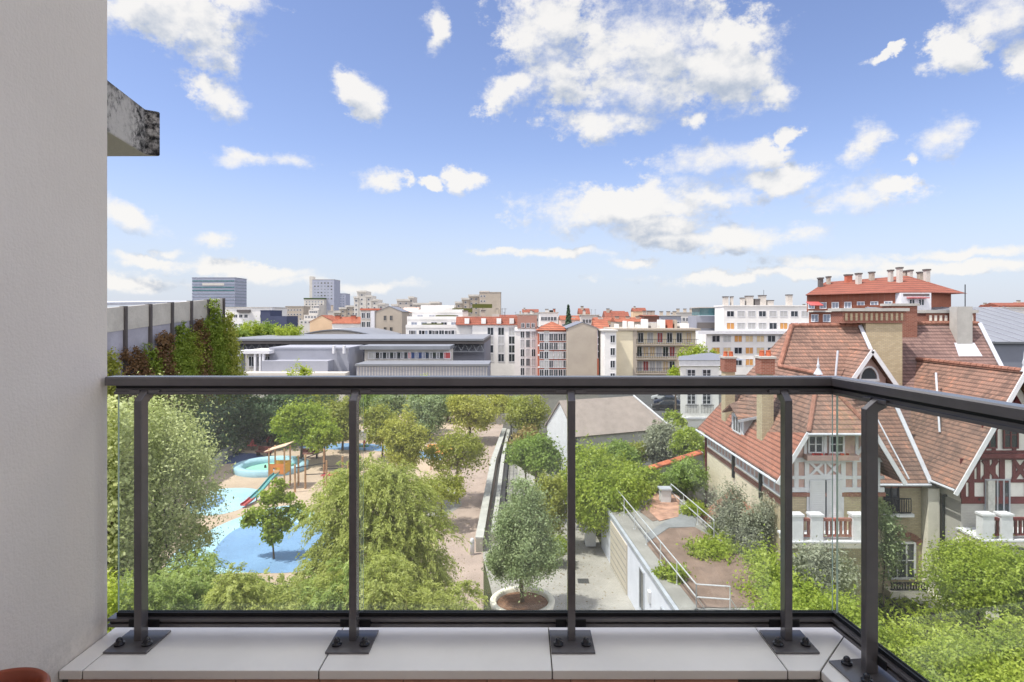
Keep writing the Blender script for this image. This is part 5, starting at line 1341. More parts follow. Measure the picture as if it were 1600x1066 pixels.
MB().box(x0 + .3, Z - .6, H(481.5, Z) + .01, x1 + .3, Z + 7.5, H(480, Z)).build("roof", F['grey'], t)
MB().box(x0 + .2, Z - .6, H(513, Z), x1 - .2, Z - .01, H(504, Z)).build("dark_loggia", F['dark'], t)
MB().box(X(1118, Z), Z - 1.2, H(514, Z), X(1128, Z), Z - .61, H(508, Z)).build("terrace_plants", facade("terrace_green", (0.07, 0.1, 0.02)), t)
# white modern flats
Z = 150; x0, x1 = PX(1131, 1268, Z); h = H(479, Z)
t = bld("modern_flats", "white modern apartment block with rows of orange and grey blinds", "building", x0, x1, Z, Z + 7, h, F['white'], 'flat', F['white'], over=.2)
MB().box(X(1104, Z), Z + .01, 0, x0 - .01, Z + 13, H(520, Z)).build("low_wing", F['white'], t)
MB().box(X(1090, Z), Z - 1.0, H(522, Z), x1, Z - .01, H(517, Z)).build("white_ledge", M['white_paint'], t)
bl = [M['blind_orange'], M['blind_grey'], M['pane'], M['blind_beige'], M['blind_orange']]
grid(t, 'f', x0 + .3, x1 - .3, H(499, Z), H(482, Z), 8, 1, 1.9, 1.5, Z, [M['blind_grey'], M['pane'], M['blind_grey']])
grid(t, 'f', x0 + .3, x1 - .3, H(517, Z), H(502, Z), 8, 1, 2.0, 1.7, Z, [M['blind_red'], M['blind_grey'], M['blind_orange'], M['pane']])
grid(t, 'f', X(1110, Z), x1 - .3, H(538, Z), H(521, Z), 9, 1, 2.0, 1.7, Z - .0, bl); grid(t, 'f', X(1110, Z), x1 - .3, H(556, Z), H(540, Z), 9, 1, 2.0, 1.7, Z - .0, bl)
grid(t, 'f', X(1110, Z), x1 - .3, H(574, Z), H(558, Z), 9, 1, 2.0, 1.7, Z - .0, bl)
for (p, w, py) in ((1142, 7, 464), (1152, 3, 464), (1169, 5, 466), (1180, 11, 463), (1192, 8, 468), (1201, 10, 462), (1213, 10, 470), (1244, 8, 461)):
    chim(t, X(p, Z), Z + 4, h + .3, H(py, Z), w * Z / 960, 1.2, F['grey'] if p != 1192 else F['dark'])
m = MB(); m.tube((X(1206, Z), Z + 5, h), (X(1206, Z), Z + 5, H(452, Z)), 0.05, n=5); m.build("antenna", M['iron'], t)
# white house beside the villa
Z = 66; x0, x1 = PX(1063, 1123, Z); h = H(563, Z)
t = thing("white_house", "small white house with blue-grey hip roof left of the villa chimneys", "house", ((x0 + x1) / 2, Z, 0))
xk = x0 * 75 / 66
MB().prism([(x0, Z), (x1, Z), (x1 + 1.5, Z + 9), (xk, Z + 9)], 0, h).build("wall", F['white'], t)
MB().prism([(x0 - .2, Z - .25), (x1 + .2, Z - .25), (x1 + 1.7, Z + 9.1), (xk - .1, Z + 9.1)], h - .6, h + .01).build("cornice", M['white_paint'], t)
k = 2.4
MB().add([(x0 - .3, Z - .35, h + .02), (x1 + 3, Z - .35, h + .02), (x1 + 3, Z + 9.3, h + .02), (xk - .1, Z + 9.3, h + .02), (xk + k * .4, Z + 2.4, h + .45), (x1 + 1, Z + 2.4, h + .45), (x1 + 1, Z + 6.6, h + .45), (xk + k * .7, Z + 6.6, h + .45)],
  [(0,1,5,4),(1,2,6,5),(2,3,7,6),(3,0,4,7),(4,5,6,7),(3,2,1,0)]).build("roof", F['slate'], t)
for p in (1080, 1104):
    for (ya, yb) in ((577, 599), (612, 632)):
        window(t, X(p, Z), Z - .01, H(yb, Z), 0.95, (yb - ya) * Z / 960, bars=(1, 2))
        if ya > 600:
            m = MB(); m.box(X(p, Z) - .7, Z - .35, H(633, Z), X(p, Z) + .7, Z - .3, H(632, Z)); 
            for i in range(9): m.box(X(p, Z) - .66 + i * .16, Z - .345, H(645, Z), X(p, Z) - .63 + i * .16, Z - .315, H(633, Z))
            m.build("balcony_rail", M['iron'], t)
MB().box(x0 - .15, Z - .2, H(655, Z), x1, Z - .001, H(652, Z)).build("string_course", M['white_paint'], t)
# red brick mansion with orange roof behind the villa
Z = 92
t = thing("brick_mansion_block", "large red brick block with orange tiled roof and many tall chimneys behind the villa", "building", (X(1380, Z), Z, 0))
xa, xb, xc, xd = X(1264, 104), X(1408, Z), X(1455, Z), X(1497, 97)
ya = 104; xe_ = X(1272, 116)
zt = H(455, Z)
plan = [(xa, ya), (xb, Z), (xc, Z), (xd, 97), (xd, 116), (xe_, 116)]
MB().prism(plan, 0, H(487, 96)).build("wall", F['redb'], t)
ins = [(xa + .2, ya + 1.2), (xb, Z + 1.4), (xc, Z + 1.4), (xd - .4, 98), (xd - .4, 115), (xe_ + .2, 115)]
MB().prism(ins, H(487, 96) + .001, zt - .2).build("attic_storey", F['redb'], t)
MB().prism([(p[0] + dx_, p[1] - .5) for p, dx_ in zip(plan, (-.4, 0, 0, .4, .4, -.4))], H(487, 96) - .05, H(487, 96) + .2).build("terrace_slab", F['pale'], t)
pe = [(xa - .7, ya - .1, zt - .2), (xb, Z + .3, zt - .2), (xc, Z + .3, zt - .2), (xd + 1.2, 96.6, zt - .2), (xd + 1.2, 117, zt - .2), (xe_ - .3, 117, zt - .2)]
ra, rb = (X(1285, 112), 111, H(441, 111)), (X(1420, 104), 104.5, H(430.5, 104))
MB().add(pe + [ra, rb], [(0, 1, 7, 6), (1, 2, 7), (2, 3, 7), (3, 4, 7), (4, 5, 6, 7), (5, 0, 6), (5, 4, 3, 2, 1, 0)]).build("roof", M['red_roof'], t)
MB().prism([(xb, Z - .01), (xc, Z - .01), (xc, Z + 1.6), (xb, Z + 1.6)], H(487, Z) + .22, zt - .25).build("white_bay", M['white_paint'], t)
MB().box(xb + .3, Z - .05, zt - .75, xc - .3, Z - .011, zt - .4).build("bay_louvre", F['dark'], t)
MB().box(xb + .8, Z - .9, H(466.5, Z), xc - .8, Z - .02, H(465, Z)).build("red_awning", M['redplastic'], t)
grid(t, 'f', xb + .9, xc - .8, H(478, Z), H(467, Z), 2, 1, 0.9, 1.0, Z - .01)
for i in range(7):
    f = (i + .5) / 7; x = xa + (xb - xa) * f; y = ya + 1.2 + (Z + 1.4 - ya - 1.2) * f
    swin(t, x, y - .02, H(487, 96) + .5, 1.2, 1.1, math.atan2(Z - ya, xb - xa), M['skyglass'])
    x = xa + (xb - xa) * f; y = ya + (Z - ya) * f
    swin(t, x, y - .02, H(504, 96), 1.3, 1.3, math.atan2(Z - ya, xb - xa), M['skyglass'])
m = MB()
for i in range(34):
    f = 0.5 + 0.5 * i / 34; x = xa + (xb - xa) * f; y = ya + (Z - ya) * f - .25
    m.box(x, y, H(487, 96) + .2, x + .26, y + .06, H(487, 96) + 1.0)
m.build("terrace_fence", F['redb'], t)
MB().slab([(X(1270, 100), 100.6, H(477, 100)), (X(1290, 100), 100.6, H(477, 100)), (X(1290, 100), 102.4, H(471, 100)), (X(1270, 100), 102.4, H(471, 100))], .08).build("red_awning", M['redplastic'], t)
for (p, y, py, pt, w, mt) in ((1282, 108, 444, 436, 6, 'dark'), (1294.5, 109, 443, 434, 4, 'stonegrey'), (1325.5, 108, 437, 431, 10, 'brick'), (1341.5, 105, 441, 429, 7, 'concrete'), (1362, 106, 435, 427, 6, 'stonegrey'), (1391.5, 102, 443, 424, 5, 'concrete'), (1405.5, 100, 447, 420, 6, 'concrete'), (1414, 106, 432, 425, 4, 'stonegrey'), (1422, 105, 433, 424, 5, 'concrete'), (1438, 105, 436, 427, 7, 'stonegrey'), (1448, 102, 443, 423, 7, 'concrete')):
    chim(t, X(p, y), y, H(py + 6, y), H(pt, y), w * y / 960 * .9, 0.8, F[mt])
for (p, h_) in ((1304, 1.3), (1309, 1.0), (1466, 2.2), (1472, 1.8)):
    pass
# zinc-roofed hall on the right
Z = 75
t = thing("zinc_hall", "hall with wide pale zinc roof at the right edge behind the villa", "hall", (X(1570, Z), Z, 0))
x0, x1 = X(1500, Z), X(1760, Z)
MB().box(x0, Z, 0, x1, Z + 20, H(536, Z)).build("wall", F['slate'], t)
MB().slab([(x0 - .4, Z - .5, H(534, Z)), (x1, Z - .5, H(534, Z)), (x1, Z + 20, H(480, Z + 20)), (x0 - .4, Z + 20, H(480, Z + 20))], 0.25).build("roof", F['zincroof'], t)
m = MB()
for i in range(12):
    x = x0 + i * 1.9; m.beam((x, Z - .5, H(534, Z) + .02), (x, Z + 20, H(480, Z + 20) + .02), 0.08, 0.06, Vector((0, -.3, 1)))
m.build("roof_seams", F['lav'], t)
Z = 260
for (lab, p0, p1, py, w, r_) in (("long pale roofline on the right skyline beyond the zinc roof", 1530, 1640, 481, 'pale', None), ("small red roofs on the far right skyline", 1560, 1610, 478, 'brick', 'red_roof')):
    x0, x1 = PX(p0, p1, Z + (40 if r_ else 0)); ZZ = Z + (40 if r_ else 0)
    t = bld("town_house", lab, "house", x0, x1, ZZ, ZZ + 11, H(py, ZZ), F[w], 'gable_x' if r_ else 'flat', M[r_] if r_ else F['pale'], 1.6)
    grid(t, 'f', x0 + .5, x1 - .5, H(py, ZZ) - 4, H(py, ZZ) - .6, 5, 1, 1.2, 1.6, ZZ)
# more distant roofs filling the skyline
rr_ = random.Random(5)
for i in range(26):
    Z = rr_.uniform(300, 620); p0 = rr_.uniform(340, 1640); w_ = rr_.uniform(14, 34); py = rr_.uniform(486, 494) if p0 < 1250 else rr_.uniform(480, 490)
    if 640 < p0 < 960: py = rr_.uniform(488, 496)
    x0, x1 = PX(p0, p0 + w_, Z)
    gb = rr_.random() < .55
    t = bld("distant_house", "small distant house top among the far skyline roofs", "house", x0, x1, Z, Z + 10, H(py, Z), F[rr_.choice(['white', 'pale', 'grey', 'stonegrey', 'tan', 'lav'])], 'gable_x' if gb else 'flat', M['red_roof'] if gb else F['grey'], 3.0, group="distant rooftops")
    chim(t, x0 + 2, Z + 4, H(py, Z), H(py, Z) + 4, 1.5, 1.2, F['stonegrey'])
# ------------------------------------------------------------------ plants
L = dict(
 silver=leaf_mat("silver_leaves", (0.26, 0.31, 0.09), (0.68, 0.70, 0.37), 0.36),
 olive=leaf_mat("olive_leaves", (0.18, 0.20, 0.13), (0.38, 0.39, 0.29), 0.25),
 greygreen=leaf_mat("grey_green_leaves", (0.14, 0.20, 0.085), (0.43, 0.50, 0.27), 0.36),
 bamboo=leaf_mat("bamboo_leaves", (0.26, 0.31, 0.07), (0.58, 0.60, 0.20), 0.48),
 bamboo_g=leaf_mat("green_bamboo_leaves", (0.20, 0.29, 0.07), (0.50, 0.57, 0.20), 0.48),
 bright=leaf_mat("bright_green_leaves", (0.16, 0.235, 0.02), (0.44, 0.51, 0.085), 0.45),
 lime=leaf_mat("lime_leaves", (0.22, 0.30, 0.03), (0.50, 0.56, 0.10), 0.42),
 mid=leaf_mat("mid_green_leaves", (0.12, 0.19, 0.035), (0.32, 0.42, 0.10), 0.42),
 dark=leaf_mat("dark_green_leaves", (0.05, 0.085, 0.045), (0.14, 0.20, 0.10), 0.3),
 yellow=leaf_mat("yellow_green_leaves", (0.25, 0.27, 0.04), (0.55, 0.53, 0.13), 0.42),
 hazel=leaf_mat("warm_green_leaves", (0.17, 0.20, 0.03), (0.44, 0.45, 0.10), 0.42),
 ivyred=leaf_mat("dark_red_leaves", (0.09, 0.055, 0.035), (0.22, 0.13, 0.06), 0.25),
 ivygreen=leaf_mat("climber_green_leaves", (0.10, 0.15, 0.02), (0.28, 0.36, 0.06), 0.35),
 rust=leaf_mat("rusty_leaves", (0.22, 0.15, 0.06), (0.40, 0.32, 0.12), 0.3),
 conifer=leaf_mat("conifer_needles", (0.03, 0.055, 0.035), (0.08, 0.13, 0.07), 0.1))
M['bark'] = mat("bark", (0.12, 0.09, 0.065), 0.95, 0.3, 4, bump=0.5)
M['culm'] = mat("bamboo_culm", (0.22, 0.2, 0.05), 0.6, 0.2, 3)
def leaf_obj(name, parent, C, N, size, aspect, mt, rs, droop=0.0, tan=None):
    """N-th leaf: a folded four-sided blade centred at C with facing N (local coordinates)"""
    n = len(C)
    N = N / (np.linalg.norm(N, axis=1, keepdims=True) + 1e-9)
    t = rs.normal(size=(n, 3)) if tan is None else tan.copy(); t[:, 2] -= droop
    t -= N * np.sum(t * N, axis=1, keepdims=True); t /= (np.linalg.norm(t, axis=1, keepdims=True) + 1e-9)
    b = np.cross(N, t)
    s = size * rs.uniform(0.6, 1.3, size=(n, 1))
    V = np.empty((n, 4, 3))
    V[:, 0] = C - t * s * .5; V[:, 2] = C + t * s * .5 - N * s * 0.08
    V[:, 1] = C + b * s * aspect * .5 + N * s * 0.05; V[:, 3] = C - b * s * aspect * .5 + N * s * 0.05
    me = bpy.data.meshes.new(name)
    me.vertices.add(n * 4); me.vertices.foreach_set('co', V.reshape(-1).astype(np.float32))
    me.loops.add(n * 4); me.loops.foreach_set('vertex_index', np.arange(n * 4, dtype=np.int32))
    me.polygons.add(n); me.polygons.foreach_set('loop_start', np.arange(0, n * 4, 4, dtype=np.int32))
    me.materials.append(mt); me.update(calc_edges=True); me.validate()
    o = bpy.data.objects.new(name, me); COL.objects.link(o)
    if parent is not None: o.parent = parent
    return o
def lobe_points(lobes, n, rs, per=26, spread=0.16, shell=0.5):
    """leaf clumps scattered through a set of ellipsoid lobes, denser towards their skins"""
    Ls = np.array(lobes, float); vol = (Ls[:, 3] * Ls[:, 4] * Ls[:, 5]) ** 0.667; vol /= vol.sum()
    k = max(1, n // per)
    idx = rs.choice(len(Ls), size=k, p=vol)
    d = rs.normal(size=(k, 3)); d /= np.linalg.norm(d, axis=1, keepdims=True)
    r = shell + (1 - shell) * rs.uniform(0, 1, size=(k, 1)) ** 0.6
    r *= 1 + 0.17 * rs.normal(size=(k, 1))
    cen = Ls[idx, :3] + d * r * Ls[idx, 3:6]
    # keep out the clumps well inside another lobe
    keep = np.ones(k, bool)
    for l in Ls: 
        q_ = (((cen - l[:3]) / l[3:6]) ** 2).sum(1); keep &= (q_ > 0.16)
    cen, d, idx = cen[keep], d[keep], idx[keep]
    m = max(4, n // max(1, len(cen)))
    sp = (spread * Ls[idx, 3:6].mean(1) + 0.05) * rs.uniform(.55, 1.5, size=len(idx))
    C = np.repeat(cen, m, axis=0) + rs.normal(size=(len(cen) * m, 3)) * np.repeat(sp, m)[:, None]
    N = np.repeat(d, m, axis=0) * 0.8 + rs.normal(size=(len(cen) * m, 3)) * 0.65; N[:, 2] += 0.35
    return C, N, cen
def auto_lobes(rx, ry, rz, zc, k, rs, frac=0.5):
    out = [(0, 0, zc, rx * .68, ry * .68, rz * .78)]
    for i in range(k):
        a = 2 * math.pi * (i + rs.uniform(-.3, .3)) / k; e = rs.uniform(-0.75, 0.95)
        c = math.cos(e); s_ = rs.uniform(frac * .7, frac * 1.15)
        out.append((rx * .62 * c * math.cos(a), ry * .62 * c * math.sin(a), zc + rz * .62 * math.sin(e), rx * s_, ry * s_, rz * s_))
    return out
def tree(name, label, cat, x, y, mt, lobes, n, size, aspect=0.5, trunk=0.12, group=None, seed=1, droop=0.0, base=0.0, per=26, spread=0.16, limbs=True, shell=0.5, part='crown', twigs=True):
    rs = np.random.RandomState(seed)
    t = thing(name, label, cat, (x, y, base), group=group)
    C, N, cen = lobe_points(lobes, n, rs, per, spread, shell)
    C[:, 2] = np.maximum(C[:, 2], 0.04)
    leaf_obj(part, t, C, N, size, aspect, mt, rs, droop)
    if trunk:
        m = MB(); top = max(l[2] for l in lobes); low = min(l[2] - l[5] for l in lobes); fork = max(0.3, low + (top - low) * .25)
        pts = [Vector((0, 0, 0)), Vector((rs.uniform(-.08, .08), rs.uniform(-.08, .08), fork * .55)), Vector((lobes[0][0] * .4, lobes[0][1] * .4, fork)), Vector((lobes[0][0], lobes[0][1], lobes[0][2] + lobes[0][5] * .4))]
        rr = [trunk, trunk * .8, trunk * .65, trunk * .2]
        for i in range(3): m.tube(pts[i], pts[i + 1], rr[i], rr[i + 1], 8, cap=False)
        m.build("trunk", M['bark'], t, world=False, smooth=True)
        if limbs:
            m = MB()
            for l in lobes[1:]:
                a = pts[2].lerp(pts[3], rs.uniform(0, .5)); b = Vector(l[:3]); mid = a.lerp(b, .5) + Vector((0, 0, -.12 * (b - a).length))
                m.tube(a, mid, trunk * .42, trunk * .28, 6, cap=False); m.tube(mid, b, trunk * .28, trunk * .08, 6, cap=False)
                for _ in range(3):
                    e = b + Vector(rs.normal(size=3) * np.array(l[3:6]) * .55); m.tube(mid.lerp(b, rs.uniform(.3, 1)), e, trunk * .1, trunk * .03, 5, cap=False)
            m.build("limbs", M['bark'], t, world=False, smooth=True)
    return t
def tree_px(name, label, cat, pc, ptop, pbot, pw, Z, mt, n, size, k=7, ry=None, seed=1, frac=0.5, **kw):
    """round-crowned tree: crown seen between heights ptop..pbot, pw wide, standing at depth Z"""
    x = X(pc, Z); zt, zb = H(ptop, Z), max(0.25, H(pbot, Z)); rx = pw * Z / FPX / 2; rz = (zt - zb) / 2
    rs = np.random.RandomState(seed * 7 + 3)
    return tree(name, label, cat, x, Z, mt, auto_lobes(rx, ry or rx, rz, (zt + zb) / 2, k, rs, frac), n, size, seed=seed, **kw)

# silver-leaved tree on the left
tree("silver_tree", "large silvery pale-leaved tree standing beside the wall on the left", "tree", -16.9, 28.5, L['silver'],
  [(0, 0, 6.6, 2.3, 2.4, 3.6), (0.3, 0, 9.3, 1.6, 1.6, 1.6), (1.6, -.3, 7.9, 1.3, 1.4, 1.3), (-1.7, 0, 8.0, 1.7, 1.7, 1.8), (1.3, -.6, 5.6, 1.4, 1.4, 1.5), (-1.5, -.5, 5.0, 1.6, 1.6, 1.6), (0.9, -.4, 3.4, 1.3, 1.4, 1.4), (-.4, -1.0, 3.0, 1.5, 1.4, 1.4), (2.0, 0, 6.3, .8, .9, .8), (1.9, .2, 4.3, .7, .7, .7)],
  42000, 0.135, 0.6, 0.22, seed=2, per=44, spread=.15, shell=.4)
tree("silver_tree", "second silvery tree further left, mostly hidden by the balcony wall", "tree", -18.0, 26.6, L['silver'],
  [(0, 0, 6.0, 2.0, 2.2, 3.4), (0.3, -.5, 9.4, 1.5, 1.5, 1.7), (0.8, -.6, 3.2, 1.6, 1.5, 1.6), (.9, 0, 7.6, 1.2, 1.3, 1.3)], 15000, 0.20, 0.6, 0.2, seed=3)
tree("lime_shrub", "bright lime green shrub squeezed between the balcony wall and the railing end", "shrub", -13.3, 20.3, L['lime'],
  [(0, 0, 2.4, 1.0, 1.2, 2.2), (-.3, 0, 4.6, .9, .9, 1.3), (.3, .3, 3.4, .7, .7, .8)], 9000, 0.16, 0.45, 0.08, seed=4)

# bamboo
def bamboo(label, x, y, lobes, n, mt, seed, size=0.16, name="bamboo_clump", group=None):
    """arching culms: each one ends in a feathery plume of narrow hanging leaves"""
    rs = np.random.RandomState(seed)
    t = thing(name, label, "bamboo", (x, y, 0), group=group)
    Ls = np.array(lobes, float); vol = (Ls[:, 3] * Ls[:, 4] * Ls[:, 5]) ** 0.667; vol /= vol.sum()
    per = 42; k = n // per
    idx = rs.choice(len(Ls), size=k, p=vol)
    d = rs.normal(size=(k, 3)); d[:, 2] = np.abs(d[:, 2]) * .9 - .25; d /= np.linalg.norm(d, axis=1, keepdims=True)
    st_ = Ls[idx, :3] + d * Ls[idx, 3:6] * (0.35 + 0.55 * rs.uniform(0, 1, size=(k, 1)) ** .7)
    out = d.copy(); out[:, 2] = out[:, 2] * .5 + .55; out += rs.normal(size=(k, 3)) * .3; out /= np.linalg.norm(out, axis=1, keepdims=True)
    ln = rs.uniform(.55, 1.25, size=(k, 1)) * np.clip(Ls[idx, 3:6].mean(1), .5, 1.3)[:, None]
    u = np.tile(np.linspace(0.05, 1, per), k)[:, None]
    S_ = np.repeat(st_, per, 0); O_ = np.repeat(out, per, 0); Ln = np.repeat(ln, per, 0)
    C = S_ + O_ * u * Ln; C[:, 2] -= (u[:, 0] ** 2) * Ln[:, 0] * .75
    C += rs.normal(size=C.shape) * .065 * (1.15 - .6 * u)
    C[:, 2] = np.maximum(C[:, 2], .05)
    tan = O_.copy(); tan[:, 2] -= 1.5 * u[:, 0]; tan += rs.normal(size=C.shape) * .5
    N = np.repeat(d, per, 0) * .6 + rs.normal(size=C.shape) * .55; N[:, 2] += .6
    leaf_obj("foliage", t, C, N, size, 0.30, mt, rs, tan=tan)
    m = MB()
    for i in range(34):
        l = lobes[rs.randint(len(lobes))]; a = Vector((l[0] * .6 + rs.normal() * l[3] * .35, l[1] * .6 + rs.normal() * l[4] * .35, 0)); b = Vector((l[0] + rs.normal() * l[3] * .4, l[1] + rs.normal() * l[4] * .4, l[2] + l[5] * rs.uniform(.3, 1.05)))
        mid = a.lerp(b, .6) + (Vector((a.x - b.x, a.y - b.y, 0)) * .25)
        m.tube(a, mid, .022, .018, 5, cap=False); m.tube(mid, b, .018, .005, 5, cap=False)
    m.build("culms", M['culm'], t, world=False, smooth=True)
    return t
bamboo("tall yellow-green bamboo clump in the middle behind the second railing post", X(590, 27), 27,
  [(0, 0, 4.2, 2.2, 2.0, 3.6), (-.6, 0, 6.9, 1.4, 1.3, 1.25), (.6, .2, 6.5, 1.5, 1.4, 1.3), (-1.6, -.2, 5.6, 1.2, 1.2, 1.5), (1.7, -.2, 5.0, 1.2, 1.2, 1.6), (-1.9, -.6, 3.2, 1.1, 1.2, 1.6), (2.0, -.6, 3.0, 1.1, 1.1, 1.6), (0, -1.2, 4.6, 1.5, 1.0, 1.6), (2.3, -.3, 2.0, .9, .9, 1.2)], 95000, L['bamboo'], 11, 0.165)
spots = [(205, 878, 120), (268, 893, 130), (345, 873, 150), (425, 882, 150), (505, 880, 130), (570, 872, 130), (640, 888, 130), (700, 900, 90)]
for i, (pc, pt, pw) in enumerate(spots):
    Z = 21.3 + (i % 3) * 0.7; h = H(pt, Z); r = pw * Z / FPX / 2
    rs = np.random.RandomState(50 + i)
    lb = [(0, 0, h * .48, r * .95, r, h * .46)]
    for k in range(7):
        a = rs.uniform(0, 6.28); lb.append((r * .7 * math.cos(a), r * .5 * math.sin(a), h * rs.uniform(.45, .86), r * rs.uniform(.35, .55), r * rs.uniform(.35, .55), h * rs.uniform(.13, .2)))
    bamboo(["leftmost low bamboo clump beside the first railing post", "low green bamboo clump just right of the first railing post", "low bamboo clump below the near edge of the blue playground surface", "low bamboo clump under the young maple tree", "low bamboo clump left of the second railing post, below the tall clump",
            "low yellow bamboo clump right of the second railing post", "low yellow bamboo clump below the tall clump's right side", "rightmost low bamboo clump spreading over the gravel path"][i], X(pc, Z), Z, lb, 30000 if i < 7 else 17000, L['bamboo_g'] if i in (0, 1, 2, 4) else L['bamboo'], 60 + i, 0.15, group="low bamboo hedge along the building")
# young maple on the blue surface
tree("young_maple", "young maple with tiered branches standing on the blue playground surface", "tree", X(428, 36.6), 36.6, L['bright'],
  [(0, 0, 2.2, .75, .7, .85), (-1.1, 0, 2.6, .62, .55, .32), (1.25, 0, 2.9, .75, .6, .30), (-.35, 0, 3.6, .55, .5, .45), (.2, 0, 4.3, .42, .42, .5), (-.1, 0, 1.4, .5, .5, .4), (.75, .1, 2.1, .45, .4, .3), (-1.5, .1, 2.2, .4, .35, .22), (.75, -.1, 3.7, .5, .4, .25), (1.6, 0, 2.5, .4, .35, .2)], 5200, 0.19, 0.75, 0.06, seed=21, per=18, spread=.14, shell=.3)
# trees behind the playground
tree_px("maple_tree", "bright green maple behind the play tower", "tree", 470, 622, 702, 90, 60, L['bright'], 9000, 0.30, 8, seed=22, trunk=.14, per=18, frac=.42)
tree_px("small_maple", "smaller bright maple with drooping tiers just right of the green maple", "tree", 507, 655, 706, 62, 58, L['bright'], 5000, 0.30, 7, seed=23, trunk=.1, per=18, frac=.4)
tree_px("yellow_tree", "yellowish round tree right of the bright maple by the second post", "tree", 535, 618, 690, 62, 66, L['hazel'], 7000, 0.30, 7, seed=24, trunk=.14)
tree_px("dark_tree", "dark bluish tree behind the bright green maple", "tree", 425, 618, 690, 95, 68, L['dark'], 8000, 0.34, 7, seed=25, trunk=.2)
tree_px("honey_locust", "yellow-green locust tree right of the second post beyond the bamboo", "tree", 632, 640, 740, 72, 46, L['yellow'], 10000, 0.22, 8, seed=26, trunk=.12)
tree_px("hedge_tree", "dull green tree with open branches near the depot wall", "tree", 597, 625, 705, 60, 62, L['hazel'], 6000, 0.30, 7, seed=27, trunk=.12, frac=.42)
tree_px("plane_tree", "broad flat-crowned tree with dark trunk standing on the gravel path", "tree", 715, 666, 752, 118, 47.5, L['hazel'], 6500, 0.22, 11, seed=28, trunk=.13, frac=.32, per=34, shell=.2)
tree_px("path_tree", "low leafy tree spreading at the left edge of the path under the plane tree", "tree", 690, 745, 785, 90, 42, L['hazel'], 3600, 0.2, 9, seed=29, trunk=.07, frac=.36)
tree_px("pale_tree", "pale blue-green tree below the rail left of the yellow poplar", "tree", 670, 612, 690, 74, 72, L['greygreen'], 8000, 0.32, 7, seed=30, trunk=.2)
tree_px("yellow_poplar", "yellow-green tree just below the handrail in the centre", "tree", 735, 613, 676, 80, 70, L['yellow'], 8000, 0.32, 7, seed=31, trunk=.2)
tree_px("far_tree", "green leafy tree left of the warehouse's white gable", "tree", 822, 615, 680, 70, 72, L['hazel'], 6500, 0.32, 7, seed=32, trunk=.2)
tree_px("round_tree", "dense round green tree between the ramp and the warehouse gable", "tree", 838, 676, 745, 78, 44, L['mid'], 11000, 0.22, 8, seed=33, trunk=.12)
tree_px("rust_tree", "rust-tinged shrub behind the planter tree near the third post", "tree", 862, 738, 850, 60, 38, L['hazel'], 6500, 0.2, 7, seed=34, trunk=.1)
tree_px("rusty_bush", "reddish leaved bush top above the round green tree", "shrub", 822, 668, 720, 56, 48, L['rust'], 3600, 0.22, 6, seed=35, trunk=.08)
tree_px("bright_shrub", "small bright green shrub at the right foot of the planter tree", "shrub", 868, 832, 875, 40, 35.5, L['bright'], 3200, 0.16, 6, seed=36, trunk=.05)
for i, (pc, pt, pw, Z, c, lab) in enumerate(((455, 606, 60, 84, 'mid', "tree of the back row behind the maple by the depot"), (500, 604, 60, 82, 'hazel', "second tree of the back row left of the second post"), (575, 606, 70, 84, 'mid', "tree of the back row just right of the second post"), (612, 604, 60, 80, 'greygreen', "pale tree of the back row left of the yellow poplar"), (700, 606, 66, 84, 'bright', "green tree of the back row between the poplar and the pale tree"), (770, 606, 60, 84, 'yellow', "yellowish tree of the back row at the end of the path"), (800, 622, 50, 90, 'greygreen', "dull tree at the far end of the ramp"))):
    tree_px("back_tree", lab, "tree", pc, pt, 690, pw, Z, L[c], 7000, .32, 8, seed=170 + i, trunk=.2, frac=.45)
# planter tree
tree("planter_tree", "grey-green conical tree growing in the round planter", "tree", 0.07, 29.75, L['greygreen'],
  [(0, 0, 2.6, 1.45, 1.45, 1.5), (0, 0, 4.0, 1.25, 1.2, 1.3), (.1, 0, 5.1, .85, .8, 1.0), (-.9, -.3, 2.2, .9, .9, .9), (.95, -.2, 2.4, .9, .9, 1.0), (.1, -.9, 2.2, .9, .8, .9), (-.6, -.2, 3.7, .8, .8, .8), (.65, 0, 3.9, .75, .75, .8), (-1.3, 0, 1.9, .5, .5, .5), (1.3, .1, 2.0, .6, .6, .6)], 36000, 0.115, 0.55, 0.10, seed=41, base=0.6, per=40, spread=.11, shell=.35)
# greenery right of the court
tree_px("laburnum", "bright green arching tree mass against the third railing post", "tree", 925, 690, 800, 110, 41, L['bright'], 17000, 0.22, 9, seed=42, trunk=.16, droop=.6)
tree_px("hanging_climber", "bright green climber spilling over the corner of the garage", "climber", 955, 735, 838, 120, 37.6, L['bright'], 17000, 0.20, 9, ry=1.6, seed=43, trunk=.10, droop=.8)
tree_px("garden_shrub", "bright shrub mass right of the climber on the garage's far end", "shrub", 1000, 722, 775, 70, 40.5, L['bright'], 8000, 0.2, 7, seed=44, trunk=.06)
tree_px("fig_tree", "dark green fig behind the bright garden shrubs", "shrub", 968, 688, 742, 66, 47, L['mid'], 6500, 0.24, 7, seed=45, trunk=.1)
tree_px("olive_tree", "dusty grey-green tree in front of the grey warehouse wall", "tree", 1035, 658, 740, 66, 49, L['olive'], 9000, 0.22, 8, seed=46, trunk=.14)
tree_px("warm_shrub", "yellowish shrub between the fig and the dusty tree", "shrub", 992, 690, 730, 50, 49.5, L['hazel'], 4000, 0.24, 6, seed=47, trunk=.08)
tree_px("back_shrub", "bright green shrub behind the sloping tile-capped wall", "shrub", 1080, 668, 722, 60, 46, L['bright'], 5200, 0.22, 6, seed=48, trunk=.08)
